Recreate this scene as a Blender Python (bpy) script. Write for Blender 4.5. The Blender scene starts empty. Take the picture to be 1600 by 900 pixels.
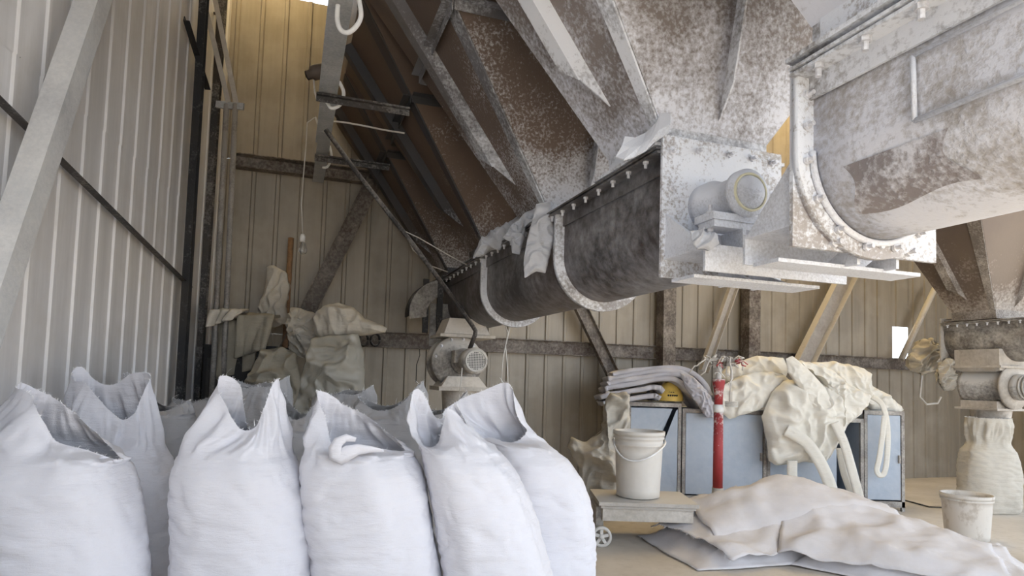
import bpy, bmesh, math, random
from mathutils import Vector, Matrix, noise

random.seed(7)
scene = bpy.context.scene
COL = scene.collection
V = Vector

# ------------------------------------------------------------------ camera
FPX = 1000.0                       # focal length in pixels of the 1600x900 frame
CAM = V((0.0, 0.0, 1.10))
PITCH, ROLL = math.atan(60 / 1000.0), 0.03
_f = V((0, math.cos(PITCH), math.sin(PITCH)))
_u0 = V((0, -math.sin(PITCH), math.cos(PITCH)))
_r0 = V((1, 0, 0))
RIGHT = _r0 * math.cos(ROLL) + _u0 * math.sin(ROLL)
UP = _u0 * math.cos(ROLL) - _r0 * math.sin(ROLL)
cam_data = bpy.data.cameras.new('camera')
cam_data.sensor_width = 36.0
cam_data.lens = 36.0 * FPX / 1600.0
cam_data.shift_y = 80.0 / 1600.0
cam_data.clip_start = 0.05
cam = bpy.data.objects.new('camera', cam_data)
COL.objects.link(cam)
cm = Matrix((RIGHT, UP, -_f)).transposed().to_4x4()
cm.translation = CAM
cam.matrix_world = cm
scene.camera = cam

# ------------------------------------------------------------------ world, sun, exposure
world = bpy.data.worlds.new('world')
scene.world = world
world.use_nodes = True
bg = world.node_tree.nodes['Background']
bg.inputs['Color'].default_value = (0.80, 0.89, 1.0, 1)
bg.inputs['Strength'].default_value = 3.0
sun_d = bpy.data.lights.new('sun', 'SUN')
sun_d.energy = 11.0
sun_d.color = (1.0, 0.86, 0.62)
sun_d.angle = math.radians(3.0)
sun = bpy.data.objects.new('sun', sun_d)
COL.objects.link(sun)
SUN_TO = V((-0.16, 0.26, -0.95)).normalized()      # direction the light travels
sun.rotation_euler = SUN_TO.to_track_quat('-Z', 'Y').to_euler()
vs = scene.view_settings
vs.view_transform = 'Standard'
vs.look = 'None'
vs.exposure = 0.2
vs.gamma = 1.0
vs.use_curve_mapping = False

# ------------------------------------------------------------------ geometry of the place
def ray(px, py):
    return _f + RIGHT * ((px - 800.0) / FPX) + UP * ((530.0 - py) / FPX)
def at(px, py, Y):
    d = ray(px, py)
    return CAM + d * (Y / d.y)
def on_plane(px, py, n, c):
    d = ray(px, py)
    return CAM + d * ((c - n.dot(CAM)) / n.dot(d))
YAW = math.atan(0.345)
U = V((-math.sin(YAW), math.cos(YAW), 0))     # the way the conveyors run, into the building
M = V((math.cos(YAW), math.sin(YAW), 0))      # across them, to the right
ZV = V((0, 0, 1))
BACK = 5.97                                   # back wall: U . p = BACK
def SL(l, s, z):
    return M * l + U * s + ZV * z
LN = V((0.9806, 0.1961, 0))                   # left wall: LN . p = LEFT
LD = V((-0.1961, 0.9806, 0))
LEFT = -1.435
def BW(px, py, off=0.1):
    return on_plane(px, py, U, BACK - off)
def LW(px, py, off=0.1):
    return on_plane(px, py, LN, LEFT + off)

# ------------------------------------------------------------------ mesh building
class MB:
    def __init__(self):
        self.v, self.f, self.s = [], [], []
    def add(self, vs, fs, smooth=False):
        o = len(self.v)
        self.v += [V(p) for p in vs]
        self.f += [tuple(i + o for i in f) for f in fs]
        self.s += [smooth] * len(fs)
        return self
    def box(self, c, size, ax=(V((1, 0, 0)), V((0, 1, 0)), V((0, 0, 1)))):
        c = V(c)
        a, b, d = (ax[i] * (size[i] / 2) for i in range(3))
        vs = [c + a * i + b * j + d * k for k in (-1, 1) for j in (-1, 1) for i in (-1, 1)]
        return self.add(vs, [(0, 2, 3, 1), (4, 5, 7, 6), (0, 1, 5, 4), (2, 6, 7, 3), (0, 4, 6, 2), (1, 3, 7, 5)])
    def prof(self, p0, p1, pts, side, closed=True, caps=True):
        """extrude a 2-D profile (list of (a, b)) from p0 to p1; a runs along side, b across"""
        p0, p1 = V(p0), V(p1)
        d = (p1 - p0).normalized()
        a = (side - d * side.dot(d)).normalized()
        b = d.cross(a)
        n = len(pts)
        vs = [p + a * x + b * y for p in (p0, p1) for x, y in pts]
        m = n if closed else n - 1
        fs = [(i, (i + 1) % n, n + (i + 1) % n, n + i) for i in range(m)]
        self.add(vs, fs)
        if caps and closed:
            self.add([vs[i] for i in range(n)], [tuple(reversed(range(n)))])
            self.add([vs[n + i] for i in range(n)], [tuple(range(n))])
        return self
    def bar(self, p0, p1, w, h, side):
        return self.prof(p0, p1, [(-w / 2, -h / 2), (w / 2, -h / 2), (w / 2, h / 2), (-w / 2, h / 2)], side)
    def angle(self, p0, p1, w, h, t, side):
        return self.prof(p0, p1, [(0, 0), (w, 0), (w, t), (t, t), (t, h), (0, h)], side)
    def channel(self, p0, p1, w, h, t, side):
        return self.prof(p0, p1, [(0, -h / 2), (w, -h / 2), (w, -h / 2 + t), (t, -h / 2 + t), (t, h / 2 - t), (w, h / 2 - t), (w, h / 2), (0, h / 2)], side)
    def hbeam(self, p0, p1, w, h, t, side):
        a, b = w / 2, h / 2
        return self.prof(p0, p1, [(-a, -b), (a, -b), (a, -b + t), (t / 2, -b + t), (t / 2, b - t), (a, b - t), (a, b), (-a, b), (-a, b - t), (-t / 2, b - t), (-t / 2, -b + t), (-a, -b + t)], side)
    def tube(self, pts, r, n=10, caps=True):
        pts = [V(p) for p in pts]
        rr = r if isinstance(r, (list, tuple)) else [r] * len(pts)
        vs, fs = [], []
        a = None
        for i, p in enumerate(pts):
            d = (pts[min(i + 1, len(pts) - 1)] - pts[max(i - 1, 0)]).normalized()
            if a is None:
                h = V((0, 0, 1)) if abs(d.z) < 0.9 else V((1, 0, 0))
                a = d.cross(h).normalized()
            else:
                a = (a - d * a.dot(d)).normalized()
            b = d.cross(a)
            vs += [p + (a * math.cos(t) + b * math.sin(t)) * rr[i] for t in (2 * math.pi * k / n for k in range(n))]
        for i in range(len(pts) - 1):
            for k in range(n):
                fs.append((i * n + k, i * n + (k + 1) % n, (i + 1) * n + (k + 1) % n, (i + 1) * n + k))
        self.add(vs, fs, True)
        if caps:
            self.add(vs[:n], [tuple(reversed(range(n)))])
            self.add(vs[-n:], [tuple(range(n))])
        return self
    def lathe(self, base, axis, prof, n=28, smooth=True):
        """prof: list of (radius, height along axis)"""
        base, axis = V(base), V(axis).normalized()
        h = V((0, 0, 1)) if abs(axis.z) < 0.9 else V((1, 0, 0))
        a = axis.cross(h).normalized()
        b = axis.cross(a)
        for i in range(len(prof) - 1):
            vs = []
            for r, z in prof[i:i + 2]:
                vs += [base + axis * z + (a * math.cos(t) + b * math.sin(t)) * max(r, 1e-5) for t in (2 * math.pi * k / n for k in range(n))]
            self.add(vs, [(k, (k + 1) % n, n + (k + 1) % n, n + k) for k in range(n)], smooth)
        return self
    def grid(self, rows, closed=False, smooth=True):
        n = len(rows[0])
        vs = [p for r in rows for p in r]
        m = n if closed else n - 1
        fs = [(i * n + k, i * n + (k + 1) % n, (i + 1) * n + (k + 1) % n, (i + 1) * n + k) for i in range(len(rows) - 1) for k in range(m)]
        return self.add(vs, fs, smooth)
    def mesh(self, name, origin=V((0, 0, 0))):
        me = bpy.data.meshes.new(name)
        me.from_pydata([p - origin for p in self.v], [], self.f)
        me.polygons.foreach_set('use_smooth', self.s)
        me.update()
        bm = bmesh.new()
        bm.from_mesh(me)
        bmesh.ops.remove_doubles(bm, verts=bm.verts, dist=1e-5)
        bmesh.ops.recalc_face_normals(bm, faces=bm.faces)
        bm.to_mesh(me)
        bm.free()
        return me

def link(name, me, mat, parent=None, loc=None):
    o = bpy.data.objects.new(name, me)
    if me is not None and mat is not None and not me.materials:
        me.materials.append(mat)
    COL.objects.link(o)
    if parent is not None:
        o.parent = parent
    if loc is not None:
        o.location = loc
    return o
ORG = {}
def tag(o, label=None, cat=None, group=None, kind=None):
    if label: o['label'] = label
    if cat: o['category'] = cat
    if group: o['group'] = group
    if kind: o['kind'] = kind
    return o
def thing(name, loc, label, cat, group=None):
    o = bpy.data.objects.new(name, None)
    o.empty_display_size = 0.1
    COL.objects.link(o)
    o.location = loc
    ORG[o.name] = V(loc)
    return tag(o, label, cat, group)
def org(o):
    return ORG.get(o.name, V((0, 0, 0)))
def part(name, mb, mat, parent, label=None, kind=None):
    """a child mesh; sub-parts go under parts, whose origin is their thing's"""
    root = org(parent)
    o = link(name, mb.mesh(name, root), mat, parent)
    ORG[o.name] = root
    return tag(o, label, None, None, kind)
def single(name, mb, mat, loc, label, cat, group=None, kind=None):
    o = link(name, mb.mesh(name, V(loc)), mat, None, V(loc))
    ORG[o.name] = V(loc)
    return tag(o, label, cat, group, kind)
def structure(name, mb, mat, loc=(0, 0, 0)):
    if mb is None:
        o = bpy.data.objects.new(name, None)
        COL.objects.link(o)
        o.location = loc
        ORG[o.name] = V(loc)
    else:
        o = link(name, mb.mesh(name, V(loc)), mat, None, V(loc))
        ORG[o.name] = V(loc)
    o['kind'] = 'structure'
    return o
def thicken(o, t, offset=0.0):
    m = o.modifiers.new('thickness', 'SOLIDIFY')
    m.thickness = t
    m.offset = offset
    return o
def nz(p, s, seed=0.0):
    return noise.noise(V((p[0] * s + seed, p[1] * s + seed * 1.7, p[2] * s - seed * 0.6)))
def ridge(p, s, seed=0.0):
    return 1.0 - 2.0 * abs(nz(p, s, seed))
def smooth(t):
    t = max(0.0, min(1.0, t))
    return t * t * (3 - 2 * t)

# ------------------------------------------------------------------ materials
class NT:
    def __init__(self, name):
        self.m = bpy.data.materials.new(name)
        self.m.use_nodes = True
        self.t = self.m.node_tree
        self.b = self.t.nodes['Principled BSDF']
        self.tc = self.n('ShaderNodeTexCoord')
        self.geo = self.n('ShaderNodeNewGeometry')
    def n(self, kind, **kw):
        o = self.t.nodes.new(kind)
        for k, v in kw.items():
            setattr(o, k, v)
        return o
    def l(self, a, b):
        self.t.links.new(a, b)
    def noise(self, scale, detail=4, rough=0.55, vec=None, stretch=None):
        o = self.n('ShaderNodeTexNoise')
        o.inputs['Scale'].default_value = scale
        o.inputs['Detail'].default_value = detail
        o.inputs['Roughness'].default_value = rough
        src = vec or self.geo.outputs['Position']
        if stretch:
            mp = self.n('ShaderNodeMapping')
            mp.inputs['Scale'].default_value = stretch
            self.l(src, mp.inputs['Vector'])
            src = mp.outputs['Vector']
        self.l(src, o.inputs['Vector'])
        return o.outputs['Fac']
    def ramp(self, fac, stops):
        r = self.n('ShaderNodeValToRGB')
        e = r.color_ramp.elements
        while len(e) > 1:
            e.remove(e[0])
        e[0].position = stops[0][0]
        e[0].color = self.c(stops[0][1])
        for p, c in stops[1:]:
            x = e.new(p)
            x.color = self.c(c)
        self.l(fac, r.inputs['Fac'])
        return r.outputs['Color']
    @staticmethod
    def c(c):
        if isinstance(c, (int, float)):
            return (c, c, c, 1)
        return (c[0], c[1], c[2], 1)
    def math(self, op, a, b=None, clamp=False):
        o = self.n('ShaderNodeMath', operation=op, use_clamp=clamp)
        for i, x in enumerate((a, b)):
            if x is None:
                continue
            if isinstance(x, (int, float)):
                o.inputs[i].default_value = x
            else:
                self.l(x, o.inputs[i])
        return o.outputs[0]
    def mix(self, fac, a, b):
        o = self.n('ShaderNodeMix', data_type='RGBA')
        if isinstance(fac, (int, float)):
            o.inputs[0].default_value = fac
        else:
            self.l(fac, o.inputs[0])
        for i, x in ((6, a), (7, b)):
            if isinstance(x, (tuple, list, int, float)):
                o.inputs[i].default_value = self.c(x)
            else:
                self.l(x, o.inputs[i])
        return o.outputs[2]
    def bump(self, h, strength=0.3, dist=0.01):
        o = self.n('ShaderNodeBump')
        o.inputs['Strength'].default_value = strength
        o.inputs['Distance'].default_value = dist
        self.l(h, o.inputs['Height'])
        self.l(o.outputs['Normal'], self.b.inputs['Normal'])
    def out(self, col=None, rough=None, metal=None):
        for k, x in (('Base Color', col), ('Roughness', rough), ('Metallic', metal)):
            if x is None:
                continue
            if isinstance(x, (tuple, list)):
                self.b.inputs[k].default_value = self.c(x)
            elif isinstance(x, (int, float)):
                self.b.inputs[k].default_value = self.c(x) if k == 'Base Color' else x
            else:
                self.l(x, self.b.inputs[k])
        return self.m

def steel(name, base, rust, dust, amount, scale=7.0, up=0.6, rough=0.6, metal=0.25, speck=70.0, zgrad=None, soft=0.15, c1=0.7, c2=0.5):
    """bare or painted steel with rust blotches under a patchy coat of pale powder"""
    t = NT(name)
    n1 = t.noise(scale, 7, 0.62)
    n2 = t.noise(speck, 5, 0.65)
    n3 = t.noise(scale * 0.45, 5, 0.6)
    k = t.math('ADD', t.math('MULTIPLY', t.math('SUBTRACT', n1, 0.5), c1), t.math('ADD', t.math('MULTIPLY', t.math('SUBTRACT', n2, 0.5), c2), 0.5))
    if zgrad:                                # powder cakes near the outlet and thins out with height
        sep = t.n('ShaderNodeSeparateXYZ')
        t.l(t.geo.outputs['Position'], sep.inputs[0])
        g = t.math('MULTIPLY', t.math('SUBTRACT', zgrad[0], sep.outputs['Z']), zgrad[1])
        g = t.math('MINIMUM', t.math('MAXIMUM', g, -0.35), 0.22)
        k = t.math('ADD', k, g)
    if up:
        sp = t.n('ShaderNodeSeparateXYZ')
        t.l(t.geo.outputs['Normal'], sp.inputs[0])
        k = t.math('ADD', k, t.math('MULTIPLY', t.math('MAXIMUM', sp.outputs['Z'], 0.0), up))
    th = 0.5 + (0.5 - amount) * 0.5
    mask = t.ramp(k, [(th - soft, 0), (th + soft, 1)])
    body = t.mix(t.ramp(n3, [(0.42, 0), (0.62, 1)]), base, rust)
    t.out(t.mix(mask, body, dust), t.mix(mask, rough, 0.95), t.mix(mask, metal, 0.0))
    t.bump(t.math('ADD', k, t.math('MULTIPLY', mask, 0.5)), 0.45, 0.006)
    return t.m

def plain(name, col, rough=0.7, metal=0.0, var=0.12, scale=12.0, bump=0.15):
    t = NT(name)
    n = t.noise(scale, 5, 0.6)
    a = tuple(max(0, c * (1 - var)) for c in col)
    b = tuple(min(1, c * (1 + var)) for c in col)
    t.out(t.mix(t.ramp(n, [(0.35, 0), (0.65, 1)]), a, b), rough, metal)
    t.bump(n, bump, 0.004)
    return t.m

def cloth(name, col, rough=0.85, weave=900.0, var=0.05, dirt=None, bump=0.6, sheen=0.0, trans=0.0):
    t = NT(name)
    n = t.noise(9, 5, 0.6)
    a = tuple(c * (1 - var) for c in col)
    colr = t.mix(t.ramp(n, [(0.35, 0), (0.65, 1)]), a, col)
    if dirt:
        d = t.noise(3.5, 6, 0.65)
        colr = t.mix(t.ramp(d, [(0.5, 0), (0.72, 0.75)]), colr, dirt)
    w = t.noise(1, 2, 0.5, stretch=(weave * 0.35, weave * 0.35, weave))
    cr = t.noise(1, 6, 0.62, stretch=(6, 6, 30))
    h = t.math('ADD', t.math('MULTIPLY', w, 0.15), cr)
    t.out(colr, rough)
    t.bump(h, bump, 0.022)
    if trans:
        t.b.inputs['Transmission Weight'].default_value = trans
    return t.m

def cladding(name, col):
    t = NT(name)
    n1 = t.noise(1, 5, 0.6, stretch=(9, 9, 0.55))
    n2 = t.noise(2.2, 5, 0.6)
    n3 = t.noise(1, 6, 0.7, stretch=(34, 34, 2.2))
    c = t.mix(t.ramp(n1, [(0.35, 0), (0.68, 1)]), tuple(x * 0.80 for x in col), col)
    c = t.mix(t.math('MULTIPLY', t.ramp(n3, [(0.52, 0), (0.7, 1)]), 0.35), c, tuple(x * 0.7 for x in col))
    c = t.mix(t.math('MULTIPLY', t.ramp(n2, [(0.48, 0), (0.7, 1)]), 0.35), c, (0.52, 0.48, 0.42))
    t.out(c, t.ramp(n2, [(0.3, 0.38), (0.7, 0.6)]), 0.12)
    t.bump(n2, 0.08, 0.02)
    return t.m

DUST = (0.76, 0.78, 0.83)
WARM = (0.62, 0.58, 0.53)
mat = {}
mat['clad'] = cladding('shade_toned_cladding_sheet', (0.335, 0.295, 0.24))  # sheet colour darkened to carry the dimness at the back
mat['clad_left'] = cladding('daylight_toned_cladding_sheet', (0.80, 0.79, 0.80))  # same sheets, colour lightened and cooled for the daylight on the left wall
mat['dark'] = steel('dark_painted_steel', (0.035, 0.034, 0.035), (0.06, 0.05, 0.045), (0.42, 0.40, 0.38), 0.20, 5, 0.35)
mat['black'] = steel('black_steel', (0.018, 0.018, 0.02), (0.03, 0.027, 0.025), (0.3, 0.29, 0.28), 0.10, 5, 0.3)
mat['rusty'] = steel('rusty_dusty_beam', (0.12, 0.10, 0.085), (0.09, 0.065, 0.052), (0.42, 0.38, 0.34), 0.28, 6, 0.9, speck=40, soft=0.2, c1=0.8, c2=0.7)
mat['dusty'] = steel('dust_coated_beam', (0.34, 0.31, 0.28), (0.28, 0.24, 0.21), (0.56, 0.53, 0.49), 0.55, 4, 0.5, speck=30, soft=0.3, c1=0.7, c2=0.5)
mat['galv'] = steel('galvanised_steel', (0.36, 0.38, 0.40), (0.30, 0.31, 0.32), (0.62, 0.62, 0.62), 0.42, 4, 0.5, metal=0.35, soft=0.2)
mat['brace'] = steel('galvanised_brace', (0.44, 0.46, 0.48), (0.36, 0.36, 0.37), (0.62, 0.61, 0.60), 0.5, 5, 0.3, metal=0.2, soft=0.25, speck=60)
mat['tube'] = steel('trough_steel', (0.09, 0.085, 0.088), (0.105, 0.082, 0.075), (0.45, 0.45, 0.47), 0.24, 3, 0.9, metal=0.45, rough=0.45, speck=22, soft=0.22, c1=0.7, c2=0.5)
mat['tube_white'] = steel('caked_trough_steel', (0.42, 0.395, 0.38), (0.46, 0.42, 0.39), (0.72, 0.73, 0.79), 0.60, 2.6, 0.6, speck=60, soft=0.14, c1=1.5, c2=0.8)
mat['plate'] = steel('caked_end_plate', (0.40, 0.37, 0.36), (0.44, 0.41, 0.39), DUST, 0.74, 2.6, 0.8, speck=80, soft=0.10, c1=1.5, c2=1.0)
mat['caked'] = steel('caked_bracket', (0.46, 0.46, 0.48), (0.46, 0.45, 0.46), (0.75, 0.77, 0.83), 0.74, 4, 0.6, speck=120, soft=0.2, c1=0.7, c2=0.8)
mat['hop1'] = steel('powdered_hopper_sheet', (0.22, 0.195, 0.185), (0.25, 0.21, 0.19), (0.70, 0.71, 0.77), 0.46, 1.6, 0.6, speck=62, zgrad=(2.40, 0.70), soft=0.15, c1=1.6, c2=0.8)
mat['hop2'] = steel('rusty_hopper_sheet', (0.12, 0.09, 0.075), (0.15, 0.108, 0.085), (0.60, 0.60, 0.63), 0.20, 1.6, 0.5, speck=75, zgrad=(2.44, 0.50), soft=0.15, c1=1.3, c2=1.0)
mat['hop3'] = steel('dark_hopper_sheet', (0.10, 0.072, 0.058), (0.13, 0.088, 0.066), (0.55, 0.53, 0.52), 0.08, 1.7, 0.4, speck=75, zgrad=(2.36, 0.45), soft=0.15, c1=1.2, c2=0.9)
mat['rib1'] = steel('powdered_stiffener', (0.33, 0.33, 0.35), (0.30, 0.28, 0.27), DUST, 0.56, 3, 0.6, speck=60, soft=0.08)
mat['rib2'] = steel('grey_stiffener', (0.20, 0.20, 0.22), (0.15, 0.14, 0.14), (0.66, 0.68, 0.72), 0.38, 3, 0.6, speck=60, zgrad=(2.5, 0.25), soft=0.12)
mat['rib3'] = steel('dark_stiffener', (0.055, 0.055, 0.06), (0.06, 0.05, 0.045), (0.5, 0.5, 0.52), 0.18, 3, 0.5, speck=60, zgrad=(2.3, 0.25), soft=0.1)
mat['bolt'] = plain('dusty_bolt', (0.66, 0.66, 0.69), 0.6, 0.2, 0.2, 60)
mat['machine'] = steel('dusty_machine_paint', (0.16, 0.15, 0.145), (0.20, 0.18, 0.16), (0.56, 0.53, 0.49), 0.45, 6, 0.8, speck=40, soft=0.14)
mat['machine_r'] = steel('pale_dusty_machine', (0.38, 0.345, 0.30), (0.30, 0.26, 0.22), (0.64, 0.60, 0.55), 0.55, 4, 0.6, speck=30, soft=0.25, c1=0.8, c2=0.6)
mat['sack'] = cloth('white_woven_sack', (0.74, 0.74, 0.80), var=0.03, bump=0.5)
mat['sack2'] = cloth('shade_toned_woven_sack', (0.50, 0.49, 0.50), var=0.08)  # same sack cloth, coloured darker for the shade of the back rows
mat['thread'] = plain('white_thread', (0.86, 0.86, 0.88), 0.9, 0, 0.05)
mat['powder'] = plain('white_powder', (0.7, 0.7, 0.7), 0.95, 0, 0.04, 30)
mat['flat'] = cloth('flat_empty_sack_cloth', (0.66, 0.64, 0.66), var=0.06, dirt=(0.56, 0.53, 0.52), bump=0.25)
mat['cream'] = cloth('cream_cloth', (0.62, 0.58, 0.51), var=0.10, dirt=(0.44, 0.40, 0.34))
mat['ivory'] = cloth('ivory_bulk_bag_cloth', (0.80, 0.77, 0.70), var=0.04, bump=0.4)
mat['lilac'] = cloth('pale_lilac_sheet', (0.58, 0.57, 0.62), var=0.07)
mat['khaki'] = cloth('khaki_cloth', (0.34, 0.31, 0.25), var=0.12, dirt=(0.30, 0.27, 0.22))
mat['rag'] = cloth('powdered_rag', (0.62, 0.63, 0.67), var=0.08)
mat['blue'] = steel('blue_cabinet_paint', (0.38, 0.45, 0.55), (0.33, 0.40, 0.50), (0.58, 0.62, 0.68), 0.36, 3, 0.3, metal=0.0, rough=0.5, speck=14, soft=0.35)
mat['trim'] = steel('grey_cabinet_trim', (0.28, 0.27, 0.26), (0.22, 0.19, 0.17), (0.60, 0.57, 0.53), 0.4, 6, 0.6, soft=0.15)
mat['void'] = plain('opening_black', (0.02, 0.02, 0.022), 0.9)  # near-black in place of the shade inside openings
mat['bucket'] = plain('white_plastic_pail', (0.66, 0.63, 0.59), 0.5, 0, 0.05, 6, 0.05)
def pail_dirty():
    t = NT('smeared_plastic_pail')
    n = t.noise(1, 6, 0.7, stretch=(16, 16, 9))
    t.out(t.mix(t.ramp(n, [(0.52, 0), (0.66, 0.7)]), (0.64, 0.60, 0.55), (0.40, 0.34, 0.28)), 0.6)
    return t.m
mat['pail2'] = pail_dirty()
mat['red'] = steel('chipped_red_paint', (0.40, 0.045, 0.05), (0.32, 0.04, 0.045), (0.70, 0.62, 0.60), 0.16, 9, 0.3, metal=0.0, speck=34, soft=0.08, c1=0.8, c2=0.8)
mat['yellow'] = plain('yellow_plastic', (0.72, 0.50, 0.12), 0.55)
mat['white_pl'] = plain('white_plastic', (0.78, 0.78, 0.78), 0.5)
mat['wire'] = plain('pale_wire', (0.62, 0.60, 0.57), 0.7)
mat['dwire'] = plain('dark_wire', (0.05, 0.045, 0.04), 0.7)
mat['brownrod'] = plain('brown_wooden_pole', (0.24, 0.14, 0.08), 0.7, 0, 0.25, 20)
mat['pipe'] = steel('grey_pipe', (0.17, 0.165, 0.16), (0.14, 0.12, 0.11), (0.38, 0.36, 0.34), 0.35, 6, 0.4, metal=0.4, rough=0.4)
mat['scrape'] = steel('scraped_steel', (0.28, 0.25, 0.25), (0.31, 0.27, 0.26), (0.66, 0.66, 0.70), 0.36, 9, 0.5, speck=60, soft=0.12, c1=1.0, c2=0.9)
mat['wheel'] = plain('dusty_cast_wheel', (0.55, 0.53, 0.50), 0.7)
mat['ceil'] = plain('grey_roof_sheet', (0.30, 0.29, 0.28), 0.8)
def floor_mat():
    t = NT('dusty_concrete')
    n = t.noise(0.9, 7, 0.62)
    n2 = t.noise(12, 5, 0.65)
    c = t.mix(t.ramp(n, [(0.35, 0), (0.65, 1)]), (0.50, 0.45, 0.385), (0.66, 0.61, 0.55))
    c = t.mix(t.math('MULTIPLY', t.ramp(n2, [(0.5, 0), (0.7, 1)]), 0.4), c, (0.42, 0.37, 0.32))
    t.out(c, 0.9)
    t.bump(n2, 0.25, 0.01)
    return t.m
mat['floor'] = floor_mat()
def plastic_film():
    t = NT('clear_plastic_film')
    n = t.noise(7, 5, 0.6)
    t.out((0.62, 0.60, 0.54), 0.22)
    t.b.inputs['Alpha'].default_value = 0.55
    t.bump(n, 0.6, 0.02)
    return t.m
mat['film'] = plastic_film()
def glass_mat():
    t = NT('bulb_glass')
    t.out((0.9, 0.9, 0.88), 0.08)
    t.b.inputs['Transmission Weight'].default_value = 0.9
    return t.m
mat['glass'] = glass_mat()

# ================================================================== the setting
floor = structure('floor', MB().box((2, -2, -0.05), (40, 34, 0.1)), mat['floor'])

_pan = {}
def panel_mesh(w, h, m, rib=0.016):
    key = (round(w, 3), round(h, 3), m.name)
    if key in _pan:
        return _pan[key]
    prof = [(0.0, 0.0)]
    x = 0.10
    while x < w - 0.05:
        prof += [(x - 0.022, 0), (x - 0.012, rib), (x + 0.012, rib), (x + 0.022, 0)]
        x += 0.20
    prof.append((w + 0.03, 0.0))
    b = MB()
    lo = [V((a, -d, 0)) for a, d in prof]
    hi = [V((a, -d, h)) for a, d in prof]
    b.grid([lo, hi], smooth=False)
    me = b.mesh('wall_sheet')
    me.materials.append(m)
    _pan[key] = me
    return me
def panels(wall, origin, d, inward, a0, a1, tiers, m, skip=()):
    """corrugated sheets hung along d from a0 to a1; x of each sheet runs along d, -y faces inward"""
    rot = Matrix((d, -inward, ZV)).transposed()
    a, i = a0, 0
    while a < a1 - 0.01:
        w = min(0.8, a1 - a)
        for k, (z0, z1) in enumerate(tiers):
            for (b0, b1, c0, c1) in skip.get((i, k), [(0, w, z0, z1)]) if skip else [(0, w, z0, z1)]:
                o = link('wall_sheet', panel_mesh(b1 - b0, c1 - c0, m, 0.009 if m is mat['clad_left'] else 0.014), m, wall)
                mw = rot.to_4x4()
                mw.translation = origin + d * (a + b0) + ZV * c0 + inward * (0.003 * k + 0.002 * (i % 2))
                o.matrix_local = Matrix.Translation(-org(wall)) @ mw
        a += 0.8
        i += 1

corner = on_plane(330, 590, U, BACK)
L_CORNER = M.dot(corner)
wall_back = structure('wall_back', None, None, SL(L_CORNER, BACK, 0))
hole_l0, hole_l1 = M.dot(BW(1391, 540, 0)), M.dot(BW(1421, 540, 0))
hz0, hz1 = BW(1405, 566, 0).z, BW(1405, 511, 0).z
A0 = L_CORNER - 0.05
hi = int((hole_l0 - A0) / 0.8)
ha = hole_l0 - A0 - 0.8 * hi
hb = min(0.8, hole_l1 - A0 - 0.8 * hi)
TB = [(0, 1.42), (1.42, 2.92), (2.92, 4.46)]
sk = {(hi, 1): [(0, ha, 1.42, 2.92), (hb, 0.8, 1.42, 2.92), (ha, hb, hz1, 2.92), (ha, hb, 1.42, hz0)]}
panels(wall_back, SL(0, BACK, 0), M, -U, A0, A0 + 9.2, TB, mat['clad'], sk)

wall_left = structure('wall_left', None, None, LN * LEFT)
t_corner = LD.dot(corner)
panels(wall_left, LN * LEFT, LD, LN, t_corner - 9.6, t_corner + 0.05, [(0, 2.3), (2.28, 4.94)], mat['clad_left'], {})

FRONT = -1.3                                  # the shed opens to the yard here through a wide doorway
wall_front = structure('wall_front', None, None, SL(3, FRONT, 0))
for l0, l1, z0, z1 in ((-3.4, -0.55, 0, 4.94), (8.0, 8.4, 0, 4.94), (-0.55, 8.0, 4.4, 4.94)):
    part('front_sheet', MB().box(SL((l0 + l1) / 2, FRONT, (z0 + z1) / 2), (l1 - l0, 0.03, z1 - z0), (M, U, ZV)), mat['clad'], wall_front)
wall_right = structure('wall_right', None, None, SL(8.4, 2, 0))
panels(wall_right, SL(8.4, 0, 0), U, -M, 3.8, BACK + 0.05, [(0, 2.3), (2.28, 4.94)], mat['clad'], {})
panels(wall_right, SL(8.4, 0, 0), U, -M, FRONT, -0.2, [(0, 2.3), (2.28, 4.94)], mat['clad'], {})
panels(wall_right, SL(8.4, 0, 0), U, -M, -0.2, 3.8, [(3.4, 4.94)], mat['clad'], {})   # above a side opening put in out of view to let light in

# roof with a skylight of yellowed fibreglass over the back left corner
ROOF_Z = 4.95
SKY = (-1.30, 0.15, 5.05, 5.96)               # lateral and depth range of the skylight
ceil = structure('ceiling', None, None, SL(2, 2, ROOF_Z))
def roof_sheet(l0, l1, s0, s1):
    if l1 - l0 > 0.01 and s1 - s0 > 0.01:
        part('roof_sheet', MB().box(SL((l0 + l1) / 2, (s0 + s1) / 2, ROOF_Z), (l1 - l0, s1 - s0, 0.03), (M, U, ZV)), mat['ceil'], ceil)
R0, R1, F0, F1 = -3.4, 8.9, FRONT - 0.4, BACK + 0.15
SKY2 = (3.3, 7.4, 4.30, 5.85)                 # a second, unseen pane added to warm and brighten the back right
roof_sheet(SKY[1], 2.0, F0, F1)
roof_sheet(2.0, SKY2[0], F0, F1)
roof_sheet(SKY2[0], SKY2[1], F0, SKY2[2])
roof_sheet(SKY2[0], SKY2[1], SKY2[3], F1)
roof_sheet(SKY2[1], R1, F0, F1)
roof_sheet(R0, SKY[0], F0, F1)
roof_sheet(SKY[0], SKY[1], F0, SKY[2])
roof_sheet(SKY[0], SKY[1], SKY[3], F1)
def fibreglass():
    t = NT('yellowed_fibreglass')
    tr = t.n('ShaderNodeBsdfTranslucent')
    tr.inputs['Color'].default_value = (0.98, 0.85, 0.60, 1)
    t.l(tr.outputs[0], t.t.nodes['Material Output'].inputs['Surface'])
    return t.m
FG = fibreglass()
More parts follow.
